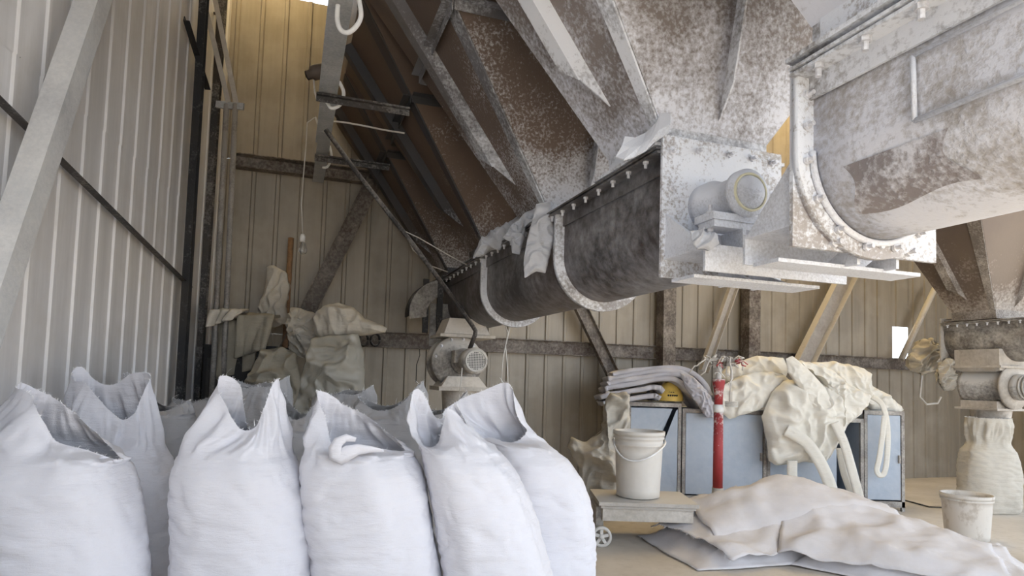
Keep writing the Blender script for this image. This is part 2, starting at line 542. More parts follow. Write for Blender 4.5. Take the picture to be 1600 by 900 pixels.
for q in (SKY, SKY2):
    part('skylight_pane', MB().box(SL((q[0] + q[1]) / 2, (q[2] + q[3]) / 2, ROOF_Z + 0.03), (q[1] - q[0] + 0.04, q[3] - q[2] + 0.04, 0.004), (M, U, ZV)), FG, ceil)

# ================================================================== steel frame of the shed
def steelwork(name, mb, m, loc, label, cat='steel beam', group=None):
    return single(name, mb, m, loc, label, cat, group)

# left wall: big leaning channel, thin crossing angle, post at the corner
p0, p1 = LW(-45, 560, 0.13), LW(160, -40, 0.13)
_d = (p1 - p0) / (p1.z - p0.z)                          # foot on the floor, head under the roof
p0, p1 = p0 - _d * p0.z, p1 + _d * (4.5 - p1.z)
b = MB().prof(p0, p1, [(-0.045, -0.05), (0.045, -0.05), (0.045, 0.05), (-0.045, 0.05)], LN)
steelwork('wall_brace', b, mat['brace'], p0, 'broad pale galvanised brace leaning across the left wall', 'brace')
p0, p1 = LW(-40, 128, 0.045), LW(293, 449, 0.045)
steelwork('thin_brace', MB().angle(p0, p1, 0.035, 0.035, 0.005, ZV), mat['dark'], p0, 'thin dark angle brace running down the left wall behind the broad one', 'brace')
p0, p1 = LW(274, 640, 0.05), LW(275, -40, 0.05)
p0 = V((p0.x, p0.y, 0)); p1 = V((p0.x, p0.y, 4.6))
steelwork('wall_post', MB().channel(p0, p1, 0.05, 0.07, 0.006, LN), mat['black'], p0, 'narrow black steel post against the left wall', 'post')
# short upper brace between post and corner column, strut across
p0, p1 = LW(286, 32, 0.04), LW(320, 140, 0.04)
steelwork('corner_brace', MB().angle(p0, p1, 0.04, 0.04, 0.006, ZV), mat['black'], p0, 'short black angle brace between the narrow post and the corner column', 'brace')
p0, p1 = at(285, 14, 5.0), at(343, 22, 4.9)
steelwork('corner_strut', MB().tube([p0, p1], 0.012, 8), mat['dark'], p0, 'thin rod tying the corner column to the left wall near the top', 'rod')

pb, pt = at(297, 620, 5.05), at(340, -30, 5.05)
k = pb.z / (pt.z - pb.z)
pb = pb - (pt - pb) * k                                  # down to the floor
steelwork('corner_column', MB().hbeam(pb, pt, 0.15, 0.15, 0.012, M), mat['dark'], pb, 'dark rust-streaked steel column in the back left corner', 'column')

# two pipes clamped to a bracket, in the corner
pr = thing('pipe_pair', at(345, 640, 4.72), 'pair of thin grey pipes rising beside the corner column to a cross plate', 'pipes')
z0 = 0.0
for x0, x1 in ((354, 334), (368, 350)):
    a, c = at(x0, 163, 4.72), at(x1, 560, 4.72)
    c = c + (c - a) * ((c.z - 0.0) / (a.z - c.z))
    part('pipe', MB().tube([c, a], 0.020, 12), mat['pipe'], pr)
a, c = at(338, 163, 4.72), at(381, 167, 4.72)
part('cross_plate', MB().bar(a, c, 0.05, 0.022, ZV), mat['galv'], pr)
for x0, x1 in ((311, 357), (330, 369)):
    part('sloping_bar', MB().bar(at(x0, -30, 4.72), at(x1, 161, 4.72), 0.035, 0.02, M), mat['dusty'], pr)

# back wall: girts, columns, diagonals
G_HI = BW(470, 265, 0.06).z
p0, p1 = SL(L_CORNER + 0.08, BACK - 0.035, G_HI), SL(L_CORNER + 3.0, BACK - 0.035, G_HI)
steelwork('wall_girt', MB().channel(p0, p1, 0.10, 0.12, 0.008, -U), mat['rusty'], p0, 'upper horizontal girt on the back wall with dust along its edges', 'girt')
ga, gb = M.dot(BW(562, 530, 0.06)), 8.3
G_LO = 1.41
COLS = [M.dot(BW(1040, 500, 0.12)), M.dot(BW(1172, 500, 0.12))]
spans = [(ga, COLS[0] - 0.09, 'left', 'lower rusty girt on the back wall behind the motor, left of both columns'),
         (COLS[0] + 0.09, COLS[1] - 0.09, 'mid', 'short lower girt on the back wall between the two columns'),
         (COLS[1] + 0.09, gb, 'right', 'long dusty girt on the back wall running right past the bright hole')]
for a, c, _, lab in spans:
    p0, p1 = SL(a, BACK - 0.03, G_LO), SL(c, BACK - 0.03, G_LO)
    steelwork('wall_girt', MB().channel(p0, p1, 0.07, 0.14, 0.008, -U), mat['rusty'], p0, lab, 'girt')
for l, lab in zip(COLS, ('dusty steel column on the back wall left of the hanging conveyor bracket', 'dusty steel column on the back wall behind the red post')):
    p0 = SL(l, BACK - 0.13, 0)
    steelwork('wall_column', MB().prof(p0, p0 + ZV * 4.3, [(-0.075, -0.07), (0.075, -0.07), (0.075, -0.058), (-0.06, -0.058), (-0.06, 0.058), (0.075, 0.058), (0.075, 0.07), (-0.075, 0.07)], M), mat['rusty'], p0, lab, 'column')
def diag(pa, pb, w, h, m, lab, off=0.16, nm='diagonal_brace', shape='channel'):
    p0, p1 = BW(*pa, off), BW(*pb, off)
    mb = MB()
    if shape == 'channel':
        mb.channel(p0, p1, h, w, 0.008, -U)
    else:
        mb.tube([p0, p1], w / 2, 10)
    return steelwork(nm, mb, m, p0, lab, 'brace')
diag((422, 600), (590, 272), 0.14, 0.07, mat['rusty'], 'rusty diagonal brace across the back left corner above the cloth heap')
diag((893, 455), (968, 610), 0.13, 0.06, mat['rusty'], 'rust-brown diagonal brace leaning down right under the conveyor')
diag((1097, 580), (1150, 430), 0.10, 0.06, mat['dusty'], 'thin dusty diagonal brace just left of the red post head')
diag((1240, 590), (1335, 400), 0.22, 0.09, mat['dusty'], 'wide pale diagonal brace behind the draped bulk bag')
diag((1408, 562), (1462, 448), 0.07, 0.07, mat['dusty'], 'round dusty pole leaning beside the bright hole in the wall', shape='tube', nm='leaning_pole')
p0, p1 = at(1548, 262, 6.0), at(1640, 395, 6.0)
steelwork('roof_brace', MB().bar(p0, p1, 0.10, 0.12, M), mat['dark'], p0, 'dark sloping roof brace at the right edge above the far hopper', 'brace')
p0 = SL(M.dot(BW(1206, 200, 0.12)), BACK - 0.16, 3.0)

# ================================================================== hoppers and screw conveyors
TR = 0.21                      # trough radius
LC = 1.44                      # lateral of the screw axis
ZA = 1.695                     # height of the screw axis
ZT = 1.905                     # top of the trough
NECK_Z = 1.955

_bm = MB()
_bm.lathe((0, 0, 0), (0, 0, 1), [(0, 0), (0.011, 0), (0.011, 0.009), (0, 0.009)], 6, False)
_bm.lathe((0, 0, 0.009), (0, 0, 1), [(0.006, 0), (0.006, 0.016), (0, 0.016)], 8, False)
BOLT = _bm.mesh('bolt')
BOLT.materials.append(mat['bolt'])
def bolt(parent, p, d, s=1.0):
    o = link('bolt', BOLT, None, parent)
    o.location = V(p) - org(parent)
    o.rotation_euler = V(d).to_track_quat('Z', 'Y').to_euler()
    o.scale = (s, s, s)
    return o

def trough(parent, lc, za, r, zt, s0, s1, m, name='trough'):
    arc = [(-r, zt - za)] + [(-r * math.cos(t), -r * math.sin(t)) for t in (math.pi * k / 28 for k in range(29))] + [(r, zt - za)]
    n = 14
    rows = []
    for i in range(n + 1):
        s = s0 + (s1 - s0) * i / n
        rows.append([SL(lc + a, s, za + z) for a, z in arc])
    mb = MB().grid(rows)
    mb.box(SL(lc, (s0 + s1) / 2, zt + 0.004), (2 * r + 0.09, s1 - s0, 0.008), (M, U, ZV))
    mb.add([SL(lc + a, s1, za + z) for a, z in arc], [tuple(range(len(arc)))])
    return part(name, mb, m, parent)
def flange_ring(parent, lc, za, r, zt, s, w, t, m, name='joint_flange', square=None):
    """U-shaped collar round the trough"""
    arc = [(-1, (zt - za))] + [(-math.cos(a), -math.sin(a)) for a in (math.pi * k / 28 for k in range(29))] + [(1, (zt - za))]
    mb = MB()
    def ringpts(rr, ss):
        out = []
        for i, (a, z) in enumerate(arc):
            out.append(SL(lc + a * rr, ss, za + (z if i in (0, len(arc) - 1) else z * rr)))
        return out
    i0, i1, o0, o1 = ringpts(r, s), ringpts(r, s + t), ringpts(r + w, s), ringpts(r + w, s + t)
    mb.grid([i0, o0], smooth=False).grid([o0, o1], smooth=True).grid([o1, i1], smooth=False)
    return part(name, mb, m, parent)
def top_angle(parent, lc, r, zt, s0, s1, m):
    """folded lip that carries the lid bolts, along the left edge of the trough"""
    mb = MB()
    mb.box(SL(lc - r - 0.03, (s0 + s1) / 2, zt - 0.004), (0.06, s1 - s0, 0.008), (M, U, ZV))
    mb.box(SL(lc - r - 0.006, (s0 + s1) / 2, zt - 0.035), (0.008, s1 - s0, 0.06), (M, U, ZV))
    mb.box(SL(lc - r - 0.03, (s0 + s1) / 2, zt + 0.010), (0.066, s1 - s0, 0.008), (M, U, ZV))
    return part('bolted_lip', mb, m, parent)

def hopper(lab, l0, l1, s0, s1, zn, zb, h, al, ar, b0, b1, m_shell, m_rib, bin_top, ring=True, cat='hopper', group=None, bin_m=None):
    """inverted pyramid on a short neck; al, ar, b0, b1: outward run of the four sides at the top"""
    t = thing('powder_hopper', SL((l0 + l1) / 2, (s0 + s1) / 2, zn), lab, cat, group)
    lo = [SL(l0, s0, zb), SL(l1, s0, zb), SL(l1, s1, zb), SL(l0, s1, zb)]
    top = [SL(l0 - al, s0 - b0, zb + h), SL(l1 + ar, s0 - b0, zb + h), SL(l1 + ar, s1 + b1, zb + h), SL(l0 - al, s1 + b1, zb + h)]
    mb = MB()
    for k in range(4):
        j = (k + 1) % 4
        n = 6
        mb.grid([[lo[k].lerp(top[k], i / n), lo[j].lerp(top[j], i / n)] for i in range(n + 1)], smooth=False)
    sh = part('hopper_shell', mb, m_shell, t)
    thicken(sh, 0.006)
    ne = MB()
    neck = [SL(l0, s0, zn), SL(l1, s0, zn), SL(l1, s1, zn), SL(l0, s1, zn)]
    for k in range(4):
        j = (k + 1) % 4
        ne.add([neck[k], neck[j], lo[j], lo[k]], [(0, 1, 2, 3)])
    ne.box(SL((l0 + l1) / 2, (s0 + s1) / 2, zn + 0.006), (l1 - l0 + 0.10, s1 - s0 + 0.08, 0.012), (M, U, ZV))
    part('outlet_neck', ne, m_rib, t)
    # fin-and-flange stiffeners down the middle of the near and left faces
    def fin(a, c, nrm, run, w, fl, sgn):
        mb = MB()
        d = (c - a)
        for q in range(2):
            pass
        th = 0.007
        # web, cut obliquely at the lower end
        w0 = [a, a + d * 0.10 + nrm * w, c + nrm * w, c]
        off = run * th
        mb.add([p for p in w0] + [p + off for p in w0], [(0, 1, 2, 3), (7, 6, 5, 4), (0, 4, 5, 1), (1, 5, 6, 2), (2, 6, 7, 3), (3, 7, 4, 0)])
        if fl:
            f0 = [a + d * 0.10 + nrm * w, a + d * 0.155 + nrm * w + run * fl * sgn, c + nrm * w + run * fl * sgn, c + nrm * w]
            off = nrm * th
            mb.add([p for p in f0] + [p + off for p in f0], [(0, 1, 2, 3), (7, 6, 5, 4), (0, 4, 5, 1), (1, 5, 6, 2), (2, 6, 7, 3), (3, 7, 4, 0)])
        return part('stiffener', mb, m_rib, t)
    a = lo[0].lerp(lo[1], 0.5); c = top[0].lerp(top[1], 0.5)
    nrm = (c - a).cross(M).normalized()
    if nrm.dot(U) > 0: nrm = -nrm
    fin(a.lerp(c, 0.03), c, nrm, M, 0.055, 0, 1)
    a = lo[3].lerp(lo[0], 0.5); c = top[3].lerp(top[0], 0.42)
    nrm = (c - a).cross(U).normalized()
    if nrm.dot(M) > 0: nrm = -nrm
    fin(a.lerp(c, 0.10), c, nrm, U, 0.06, 0.085, 1)
    # fold strip where the near and left sheets overlap
    mb = MB()
    e0, e1 = lo[0], top[0]
    dn = ((e1 - e0).cross(U)).normalized()
    if dn.dot(M) > 0: dn = -dn
    mb.add([e0 + dn * 0.004, e0 + U * 0.05 + dn * 0.004, e1 + U * 0.15 + dn * 0.004, e1 + dn * 0.004,
            e0 + dn * 0.012, e0 + U * 0.05 + dn * 0.012, e1 + U * 0.15 + dn * 0.012, e1 + dn * 0.012],
           [(0, 1, 2, 3), (7, 6, 5, 4), (0, 4, 5, 1), (1, 5, 6, 2), (2, 6, 7, 3), (3, 7, 4, 0)])
    part('corner_strip', mb, m_rib, t)
    if ring:
        f = ring
        q = [lo[k].lerp(top[k], f) for k in range(4)]
        cen = (q[0] + q[1] + q[2] + q[3]) / 4
        for k in range(4):
            j = (k + 1) % 4
            mid = (q[k] + q[j]) / 2
            o = (mid - cen); o.z = 0; o.normalize()
            mb = MB().angle(q[k] + o * 0.004, q[j] + o * 0.004, 0.05, 0.05, 0.006, o)
            part('ring_angle', mb, m_rib, t)
    bm_ = MB()
    bt = [V((p.x, p.y, bin_top)) for p in top]
    for k in range(4):
        j = (k + 1) % 4
        bm_.add([top[k], top[j], bt[j], bt[k]], [(0, 1, 2, 3)])
    bo = part('bin_wall', bm_, bin_m or m_shell, t)
    thicken(bo, 0.006)
    return t

PITCH_H = 1.10
HM = [('hop1', 'rib1'), ('hop2', 'rib2'), ('hop3', 'rib3'), ('hop3', 'rib3')]
HL = ['powder-caked steel hopper nearest the bearing, above the white end plate',
      'rusty steel hopper feeding the conveyor beside the hanging rag',
      'dark brown steel hopper, third from the bearing, above the crumpled rags',
      'darkest steel hopper, farthest along the conveyor beside the back wall']
for i in range(4):
    s0 = 1.95 + PITCH_H * i
    hopper(HL[i], 1.215, 1.675, s0, s0 + 0.40, ZT + 0.02, NECK_Z + 0.06, 1.36, 0.92, 0.92, 0.335, 0.335,
           mat[HM[i][0]], mat[HM[i][1]], ROOF_Z - 0.05, ring=0.62 if i else 0.62, group='hoppers over the conveyor', bin_m=mat['hop3'] if i > 1 else None)

# --- far conveyor: trough, lip, bolts, joint flanges, near end plate
S1, S1B = 1.905, 5.62
cv = thing('screw_conveyor', SL(LC, S1, ZA - TR), 'long dark screw conveyor trough hanging under the row of hoppers', 'conveyor')
trough(cv, LC, ZA, TR, ZT, S1, S1B, mat['tube'])
top_angle(cv, LC, TR, ZT, S1, S1B, mat['tube'])
for s, w in ((2.83, 0.045), (4.12, 0.04)):
    flange_ring(cv, LC, ZA, TR, ZT, s, w, 0.03, mat['rib1'])
for k in range(26):
    s = S1 + 0.10 + k * 0.125
    bolt(cv, SL(LC - TR - 0.045, s, ZT - 0.008), -ZV, 1.0)
pl = MB().box(SL(LC, S1 - 0.006, 1.71), (0.51, 0.012, 0.50), (M, U, ZV))
ep = part('end_plate', pl, mat['plate'], cv)
for a, z in [(-0.22, 1.90), (-0.11, 1.92), (0.02, 1.925), (0.12, 1.925), (0.21, 1.92), (0.22, 1.80), (0.22, 1.68), (-0.22, 1.77), (-0.22, 1.64)]:
    bolt(cv, SL(LC + a, S1 - 0.012, z), -U, 1.1)
# bearing bracket on the end plate
def bracket(parent, sp, sgn, l0, l1, zb, depth, tall, m):
    """shelf with a turned-down web and end gussets; sgn: side of the plate it stands on"""
    mb = MB()
    sw = sp + sgn * depth
    mb.box(SL((l0 + l1) / 2, sp + sgn * depth / 2, zb), (l1 - l0, depth, 0.01), (M, U, ZV))
    mb.box(SL((l0 + l1) / 2 + 0.03, sw, zb - 0.035), (l1 - l0 + 0.06, 0.01, 0.085), (M, U, ZV))
    mb.box(SL((l0 + l1) / 2, sp + sgn * depth * 0.5, zb - 0.085), (l1 - l0, depth * 0.55, 0.01), (M, U, ZV))
    o = part('bracket_shelf', mb, m, parent)
    for l in (l0 + 0.006, l1 - 0.006):
        g = MB()
        tri = [SL(l, sp, zb), SL(l, sw, zb), SL(l, sp, zb + tall)]
        g.add(tri + [p + M * 0.01 for p in tri], [(0, 1, 2), (5, 4, 3), (0, 3, 4, 1), (1, 4, 5, 2), (2, 5, 3, 0)])
        part('gusset', g, m, parent)
    for l in (LC - 0.02, LC + 0.12):
        g = MB()
        tri = [SL(l, sp, zb - 0.01), SL(l, sp + sgn * depth * 0.8, zb - 0.085), SL(l, sp, zb - 0.085)]
        g.add(tri + [p + M * 0.01 for p in tri], [(0, 1, 2), (5, 4, 3), (0, 3, 4, 1), (1, 4, 5, 2), (2, 5, 3, 0)])
        part('gusset', g, m, parent)
    return o
bracket(cv, S1 - 0.012, -1, 1.195, 1.70, 1.525, 0.23, 0.155, mat['caked'])
# pillow block with its shaft cap
br = thing('pillow_block_bearing', SL(LC - 0.02, 1.74, 1.53), 'round white-caked bearing housing on a bracket between the two conveyors', 'bearing')
LB = LC - 0.065
ax0 = SL(LB, S1 - 0.012, ZA + 0.025)
part('housing', MB().lathe(ax0, -U, [(0.0, 0.0), (0.085, 0.0), (0.085, 0.05), (0.066, 0.085), (0.066, 0.185), (0.078, 0.19), (0.078, 0.215), (0.058, 0.22)], 40), mat['caked'], br)
part('shaft_cap', MB().lathe(ax0 - U * 0.215, -U, [(0.0, 0.024), (0.026, 0.024), (0.032, 0.016), (0.050, 0.014), (0.056, 0.004), (0.056, -0.01)], 36), mat['caked'], br)
part('seal_ring', MB().lathe(ax0 - U * 0.214, -U, [(0.056, 0.0), (0.0565, 0.010), (0.063, 0.010), (0.064, 0.0)], 36), plain('pale_yellow_seal', (0.74, 0.70, 0.50), 0.6), br)
part('foot', MB().box(SL(LB, S1 - 0.16, 1.638), (0.25, 0.10, 0.024), (M, U, ZV)).box(SL(LB, S1 - 0.16, 1.615), (0.23, 0.085, 0.022), (M, U, ZV)), mat['caked'], br)
part('post', MB().box(SL(LB - 0.005, S1 - 0.15, 1.567), (0.012, 0.12, 0.075), (M, U, ZV)).box(SL(LB - 0.005, S1 - 0.095, 1.567), (0.10, 0.012, 0.075), (M, U, ZV)), mat['caked'], br)
for a in (-0.10, 0.10):
    bolt(br, SL(LB + a, S1 - 0.16, 1.65), ZV, 1.3)
    bolt(br, SL(LB + a, S1 - 0.16, 1.604), -ZV, 1.0)

# --- near conveyor running out of the picture on the right
S2 = 1.30
c2 = thing('screw_conveyor', SL(LC, S2, ZA - TR), 'broad powder-caked screw conveyor trough in the near upper right', 'conveyor')
trough(c2, LC, ZA, TR - 0.005, ZT - 0.01, -0.9, S2 - 0.012, mat['tube_white'])
top_angle(c2, LC, TR, ZT - 0.01, -0.9, S2 - 0.02, mat['rib1'])
for k in range(10):
    bolt(c2, SL(LC - TR - 0.045, S2 - 0.10 - k * 0.135, ZT - 0.018), -ZV, 1.25)
part('end_plate', MB().box(SL(LC, S2 - 0.006, 1.70), (0.50, 0.012, 0.49), (M, U, ZV)), mat['plate'], c2)
flange_ring(c2, LC, ZA, TR - 0.005, ZT - 0.01, S2 - 0.034, 0.05, 0.022, mat['plate'])
wb = MB()
for k in range(40):
    t0 = math.pi * k / 40
    pass
wb.tube([SL(LC - (TR + 0.004) * math.cos(a), S2 - 0.04, ZA - (TR + 0.004) * math.sin(a)) for a in (math.pi * k / 30 for k in range(31))], 0.009, 8)
part('weld_bead', wb, mat['caked'], c2)
for k in range(7):
    a = math.pi * (k + 0.25) / 7.2
    bolt(c2, SL(LC - 0.23 * math.cos(a), S2 - 0.036, ZA - 0.23 * math.sin(a)), -U, 1.0)
for a in (-0.12, 0.02, 0.14):
    bolt(c2, SL(LC + a, S2 - 0.012, 1.475), -U, 1.2)
for z in (1.84, 1.76):
    bolt(c2, SL(LC - 0.23, S2 - 0.036, z), -U, 1.0)
bracket(c2, S2 + 0.004, 1, 1.195, 1.70, 1.515, 0.175, 0.17, mat['caked'])
# welded rectangular patch on the flank of the near trough
pm = MB()
def flank(s, ang, off=0.004):
    r = TR - 0.005 + off
    if ang < 0:
        return SL(LC - r, s, ZA - ang * TR)
    return SL(LC - r * math.cos(ang), s, ZA - r * math.sin(ang))
pa = [flank(S2 - 0.32, -0.55, 0.012), flank(S2 - 0.95, -0.55, 0.012), flank(S2 - 0.95, 0.12, 0.010), flank(S2 - 0.32, 0.12, 0.010)]
pm.tube([pa[0], pa[3]], 0.006, 6).tube([pa[3], pa[2]], 0.006, 6).tube([pa[0], pa[1]], 0.005, 6)
part('patch_weld', pm, mat['caked'], c2)
sp = [[flank(S2 - 0.12 - 0.26 * v - 0.02 * math.sin(u * 5 + v * 3), 0.30 + (0.62 + 0.06 * math.sin(v * 6)) * u, 0.003 + 0.004 * (1 - abs(2 * u - 1))) for u in (j / 12 for j in range(13))] for v in (i / 12 for i in range(13))]
part('scraped_patch', MB().grid(sp), mat['scrape'], c2)
# lid upstand above the near trough
ln = MB()
ln.box(SL(LC - 0.005, 0.19, ZT + 0.045), (0.40, 2.1, 0.075), (M, U, ZV))
ln.box(SL(LC - 0.03, S2 - 0.16, ZT + 0.10), (0.40, 0.16, 0.10), (M, U, ZV))
part('lid', ln, mat['plate'], c2)
h2 = hopper('white-caked hopper wall just above the near conveyor at the top edge', 1.215, 1.675, 0.85, 1.25, ZT + 0.02, NECK_Z + 0.06, 1.36, 0.92, 0.92, 0.335, 0.335,
            mat['hop1'], mat['rib1'], ROOF_Z - 0.05, ring=None)

# --- belt guard and steelwork at the far end of the long conveyor
gd = thing('belt_guard', SL(LC - 0.3, 5.5, 1.55), 'curved black drive guard at the far end of the long conveyor', 'guard')
rows = []
gc = at(690, 497, 5.35)
for k in range(15):
    a = math.radians(80 + 105 * k / 14)
    p = gc + M * (0.29 * math.cos(a)) + ZV * (0.29 * math.sin(a) + 0.02)
    rows.append([p - U * 0.10, p + U * 0.10])
mb = MB().grid(rows)
o = part('curved_cover', mb, mat['black'], gd); thicken(o, 0.006)
cres = []
for rr in (0.29, 0.15):
    cres.append([gc - U * 0.10 + M * (rr * math.cos(a)) + ZV * (rr * math.sin(a) + 0.02) for a in (math.radians(95 + 95 * k / 14) for k in range(15))])
o = part('side_plate', MB().grid(cres, smooth=False), mat['machine'], gd); thicken(o, 0.006)
for x in (666, 688):
    part('upright', MB().bar(at(x, 436, 5.25), at(x - 2, 520, 5.25), 0.045, 0.03, M), mat['dark'], gd)
part('side_sheet', MB().box(gc + M * 0.02 - ZV * 0.06, (0.24, 0.01, 0.36), (M, U, ZV)), mat['machine'], gd)
pipe = at(640, 487, 5.30)

# --- rotary valve with geared motor below the far end
rv = thing('rotary_valve', at(715, 612, 5.0), 'dusty rotary valve with an electric motor and perforated fan cover under the long conveyor', 'valve')
vc = at(710, 566, 5.0)
def frustum(c0, c1, a, b_):
    p = [c0 + M * (a[0] / 2 * i) + U * (a[1] / 2 * j) for i, j in ((-1, -1), (1, -1), (1, 1), (-1, 1))] + [c1 + M * (b_[0] / 2 * i) + U * (b_[1] / 2 * j) for i, j in ((-1, -1), (1, -1), (1, 1), (-1, 1))]
    return MB().add(p, [(3, 2, 1, 0), (4, 5, 6, 7), (0, 1, 5, 4), (1, 2, 6, 5), (2, 3, 7, 6), (3, 0, 4, 7)])
part('inlet_neck', frustum(at(722, 524, 5.0), at(722, 500, 5.0), (0.36, 0.32), (0.26, 0.26)), mat['machine_r'], rv)
part('inlet_flange', MB().box(at(722, 527, 5.0), (0.43, 0.38, 0.022), (M, U, ZV)), mat['machine_r'], rv)
part('drum', MB().lathe(vc + U * 0.13, -U, [(0, 0), (0.185, 0), (0.2, 0.01), (0.2, 0.04), (0.19, 0.045), (0.19, 0.20), (0.2, 0.205), (0.2, 0.235), (0.16, 0.245), (0.10, 0.27), (0, 0.27)], 40), mat['machine'], rv)
mo = vc - U * 0.14 + M * 0.035 + ZV * 0.005
part('motor_body', MB().lathe(mo, -U, [(0.0, 0), (0.10, 0), (0.10, 0.04), (0.085, 0.05), (0.085, 0.24), (0.095, 0.245), (0.095, 0.33), (0.082, 0.345), (0.0, 0.345)], 36), mat['machine'], rv)
fc = MB()
fc.lathe(mo - U * 0.346, -U, [(0.08, 0.0), (0.08, 0.012), (0.070, 0.012), (0.070, 0.004)], 32)
fan = part('fan_cover', fc.lathe(mo - U * 0.346, -U, [(0.0, 0.005), (0.072, 0.005)], 32), plain('pale_fan_grille', (0.55, 0.53, 0.50), 0.6), rv)
hm = MB()
for i in range(-5, 6):
    for j in range(-5, 6):
        if i * i + j * j <= 26:
            hm.lathe(mo - U * 0.3465 + M * (i * 0.0118) + ZV * (j * 0.0118), -U, [(0.0, 0.0065), (0.0042, 0.0065), (0.0042, 0.004)], 6, False)
part('vent_hole', hm, mat['black'], fan, kind='stuff')
part('terminal_box', MB().box(mo - U * 0.13 - M * 0.08 + ZV * 0.03, (0.07, 0.11, 0.09), (M, U, ZV)), mat['machine'], rv)
part('base_flange', MB().box(at(718, 607, 4.98), (0.40, 0.34, 0.03), (M, U, ZV)), mat['machine_r'], rv)
part('saddle', frustum(at(718, 605, 4.98), at(718, 588, 4.98), (0.36, 0.30), (0.24, 0.24)), mat['machine_r'], rv)
part('spout', MB().lathe(at(718, 609, 4.98), -ZV, [(0.14, 0), (0.12, 0.25), (0.12, 0.4)], 20), mat['machine_r'], rv)
for k in range(6):
    a = math.pi * (0.1 + k / 6.0)
    bolt(rv, vc - U * 0.107 + M * (0.178 * math.cos(a)) + ZV * (0.178 * math.sin(a)), -U, 1.1)

# black rod slung from the cable tray down to the valve
rd = [at(509, 203, 4.15), at(560, 273, 4.2), at(640, 375, 4.35), at(700, 455, 4.5), at(739, 510, 4.62), at(743, 517, 4.63), at(742, 524, 4.62), at(734, 545, 4.62)]
single('conduit_rod', MB().tube(rd, 0.016, 10), mat['dark'], rd[-1], 'long thin black conduit slanting from the ceiling tray to the motor', 'conduit')
for k, (pts, lab) in enumerate([
        ([at(634, 362, 4.33), at(655, 372, 4.4), at(700, 398, 4.5), at(735, 417, 4.6)], 'thin wire strung from the black conduit to the conveyor lip'),
        ([at(634, 362, 4.33), at(645, 390, 4.4), at(672, 415, 4.5), at(700, 425, 4.6)], 'slack thin wire drooping below the strung wire near the far hopper'),
        ([at(787, 500, 4.4), at(794, 520, 4.4), at(786, 560, 4.4), at(783, 600, 4.4)], 'pale wire hanging down in front of the girt right of the motor'),
        ([at(800, 500, 4.4), at(790, 540, 4.4), at(793, 575, 4.4), at(794, 605, 4.4)], 'second pale wire hanging right of the motor, slightly bowed'),
        ([BW(655, 541, .07), BW(656, 555, .08), BW(651, 570, .08), BW(650, 597, .08)], 'short dark wire dangling below the girt left of the motor'),
        ([at(722, 575, 4.5), at(721, 590, 4.5), at(718, 612, 4.5)], 'grey cable hanging from the motor terminal box')]):
    single('hanging_wire', MB().tube(pts, 0.004, 6), mat['wire'] if k not in (4,) else mat['dwire'], pts[-1], lab, 'wire')

# --- cable tray along the hoppers with its cross bars
TZ = 2.74
tr = thing('cable_tray', SL(0.20, 2.0, TZ), 'grey steel cable tray running along the ceiling left of the hoppers', 'cable tray')
part('tray_channel', MB().channel(SL(0.135, 1.9, TZ), SL(0.135, 3.92, TZ), 0.02, 0.105, 0.004, ZV), mat['galv'], tr)
part('tray_channel', MB().channel(SL(0.145, 3.92, TZ + 0.01), SL(0.145, 4.75, TZ + 0.01), 0.02, 0.098, 0.004, ZV), mat['galv'], tr)
part('tray_channel', MB().channel(SL(0.155, 4.75, TZ + 0.02), SL(0.155, 5.80, TZ + 0.02), 0.02, 0.09, 0.004, ZV), mat['galv'], tr)
for i, (s, l0, l1, lab) in enumerate([(3.86, 0.07, 0.62, 'dark angle bar carrying the cable tray, the nearer of two'), (4.98, 0.10, 0.66, 'dark angle bar carrying the cable tray, the farther of two')]):
    p0 = SL(l0, s, TZ - 0.012)
    single('tray_bar', MB().angle(p0, SL(l1, s, TZ - 0.012), 0.04, 0.012, 0.005, -ZV).bar(p0, SL(l1, s, TZ - 0.012), 0.012, 0.05, ZV), mat['dark'], p0, lab, 'angle bar')
def cond(pts, r, lab, m='white_pl', nm='cable_loop'):
    q = []
    for i in range(len(pts) - 1):
        a, b_, c_, d_ = pts[max(i - 1, 0)], pts[i], pts[i + 1], pts[min(i + 2, len(pts) - 1)]
        for k in range(6):
            t = k / 6
            q.append(0.5 * ((2 * b_) + (c_ - a) * t + (2 * a - 5 * b_ + 4 * c_ - d_) * t * t + (3 * b_ - a - 3 * c_ + d_) * t ** 3))
    q.append(pts[-1])
    return single(nm, MB().tube(q, r, 8), mat[m], pts[0], lab, 'cable')
cond([at(528, 8, 2.75), at(527, 30, 2.75), at(532, 46, 2.75), at(543, 51, 2.75), at(556, 42, 2.75), at(564, 25, 2.75), at(561, 0, 2.75), at(556, -20, 2.75)], 0.011, 'thick white cable looping below the tray at the top edge')
cond([at(530, 128, 3.75), at(537, 145, 3.75), at(532, 163, 3.75), at(518, 169, 3.75), at(511, 160, 3.75)], 0.011, 'white cable loop around the tray at the nearer angle bar')
cond([at(515, 228, 4.9), at(518, 245, 4.9), at(512, 260, 4.9), at(504, 262, 4.9)], 0.010, 'white cable loop under the tray at the farther angle bar')
cond([at(493, 183, 4.3), at(499, 200, 4.3), at(509, 207, 4.3), at(517, 203, 4.3), at(520, 190, 4.3), at(560, 195, 4.3), at(600, 203, 4.3), at(632, 208, 4.3)], 0.006, 'thin white cable running from the tray across to the hoppers', 'wire')
hn = thing('lamp_housing', at(497, 115, 4.0), 'small brown lamp housing hung behind the cable tray', 'lamp')
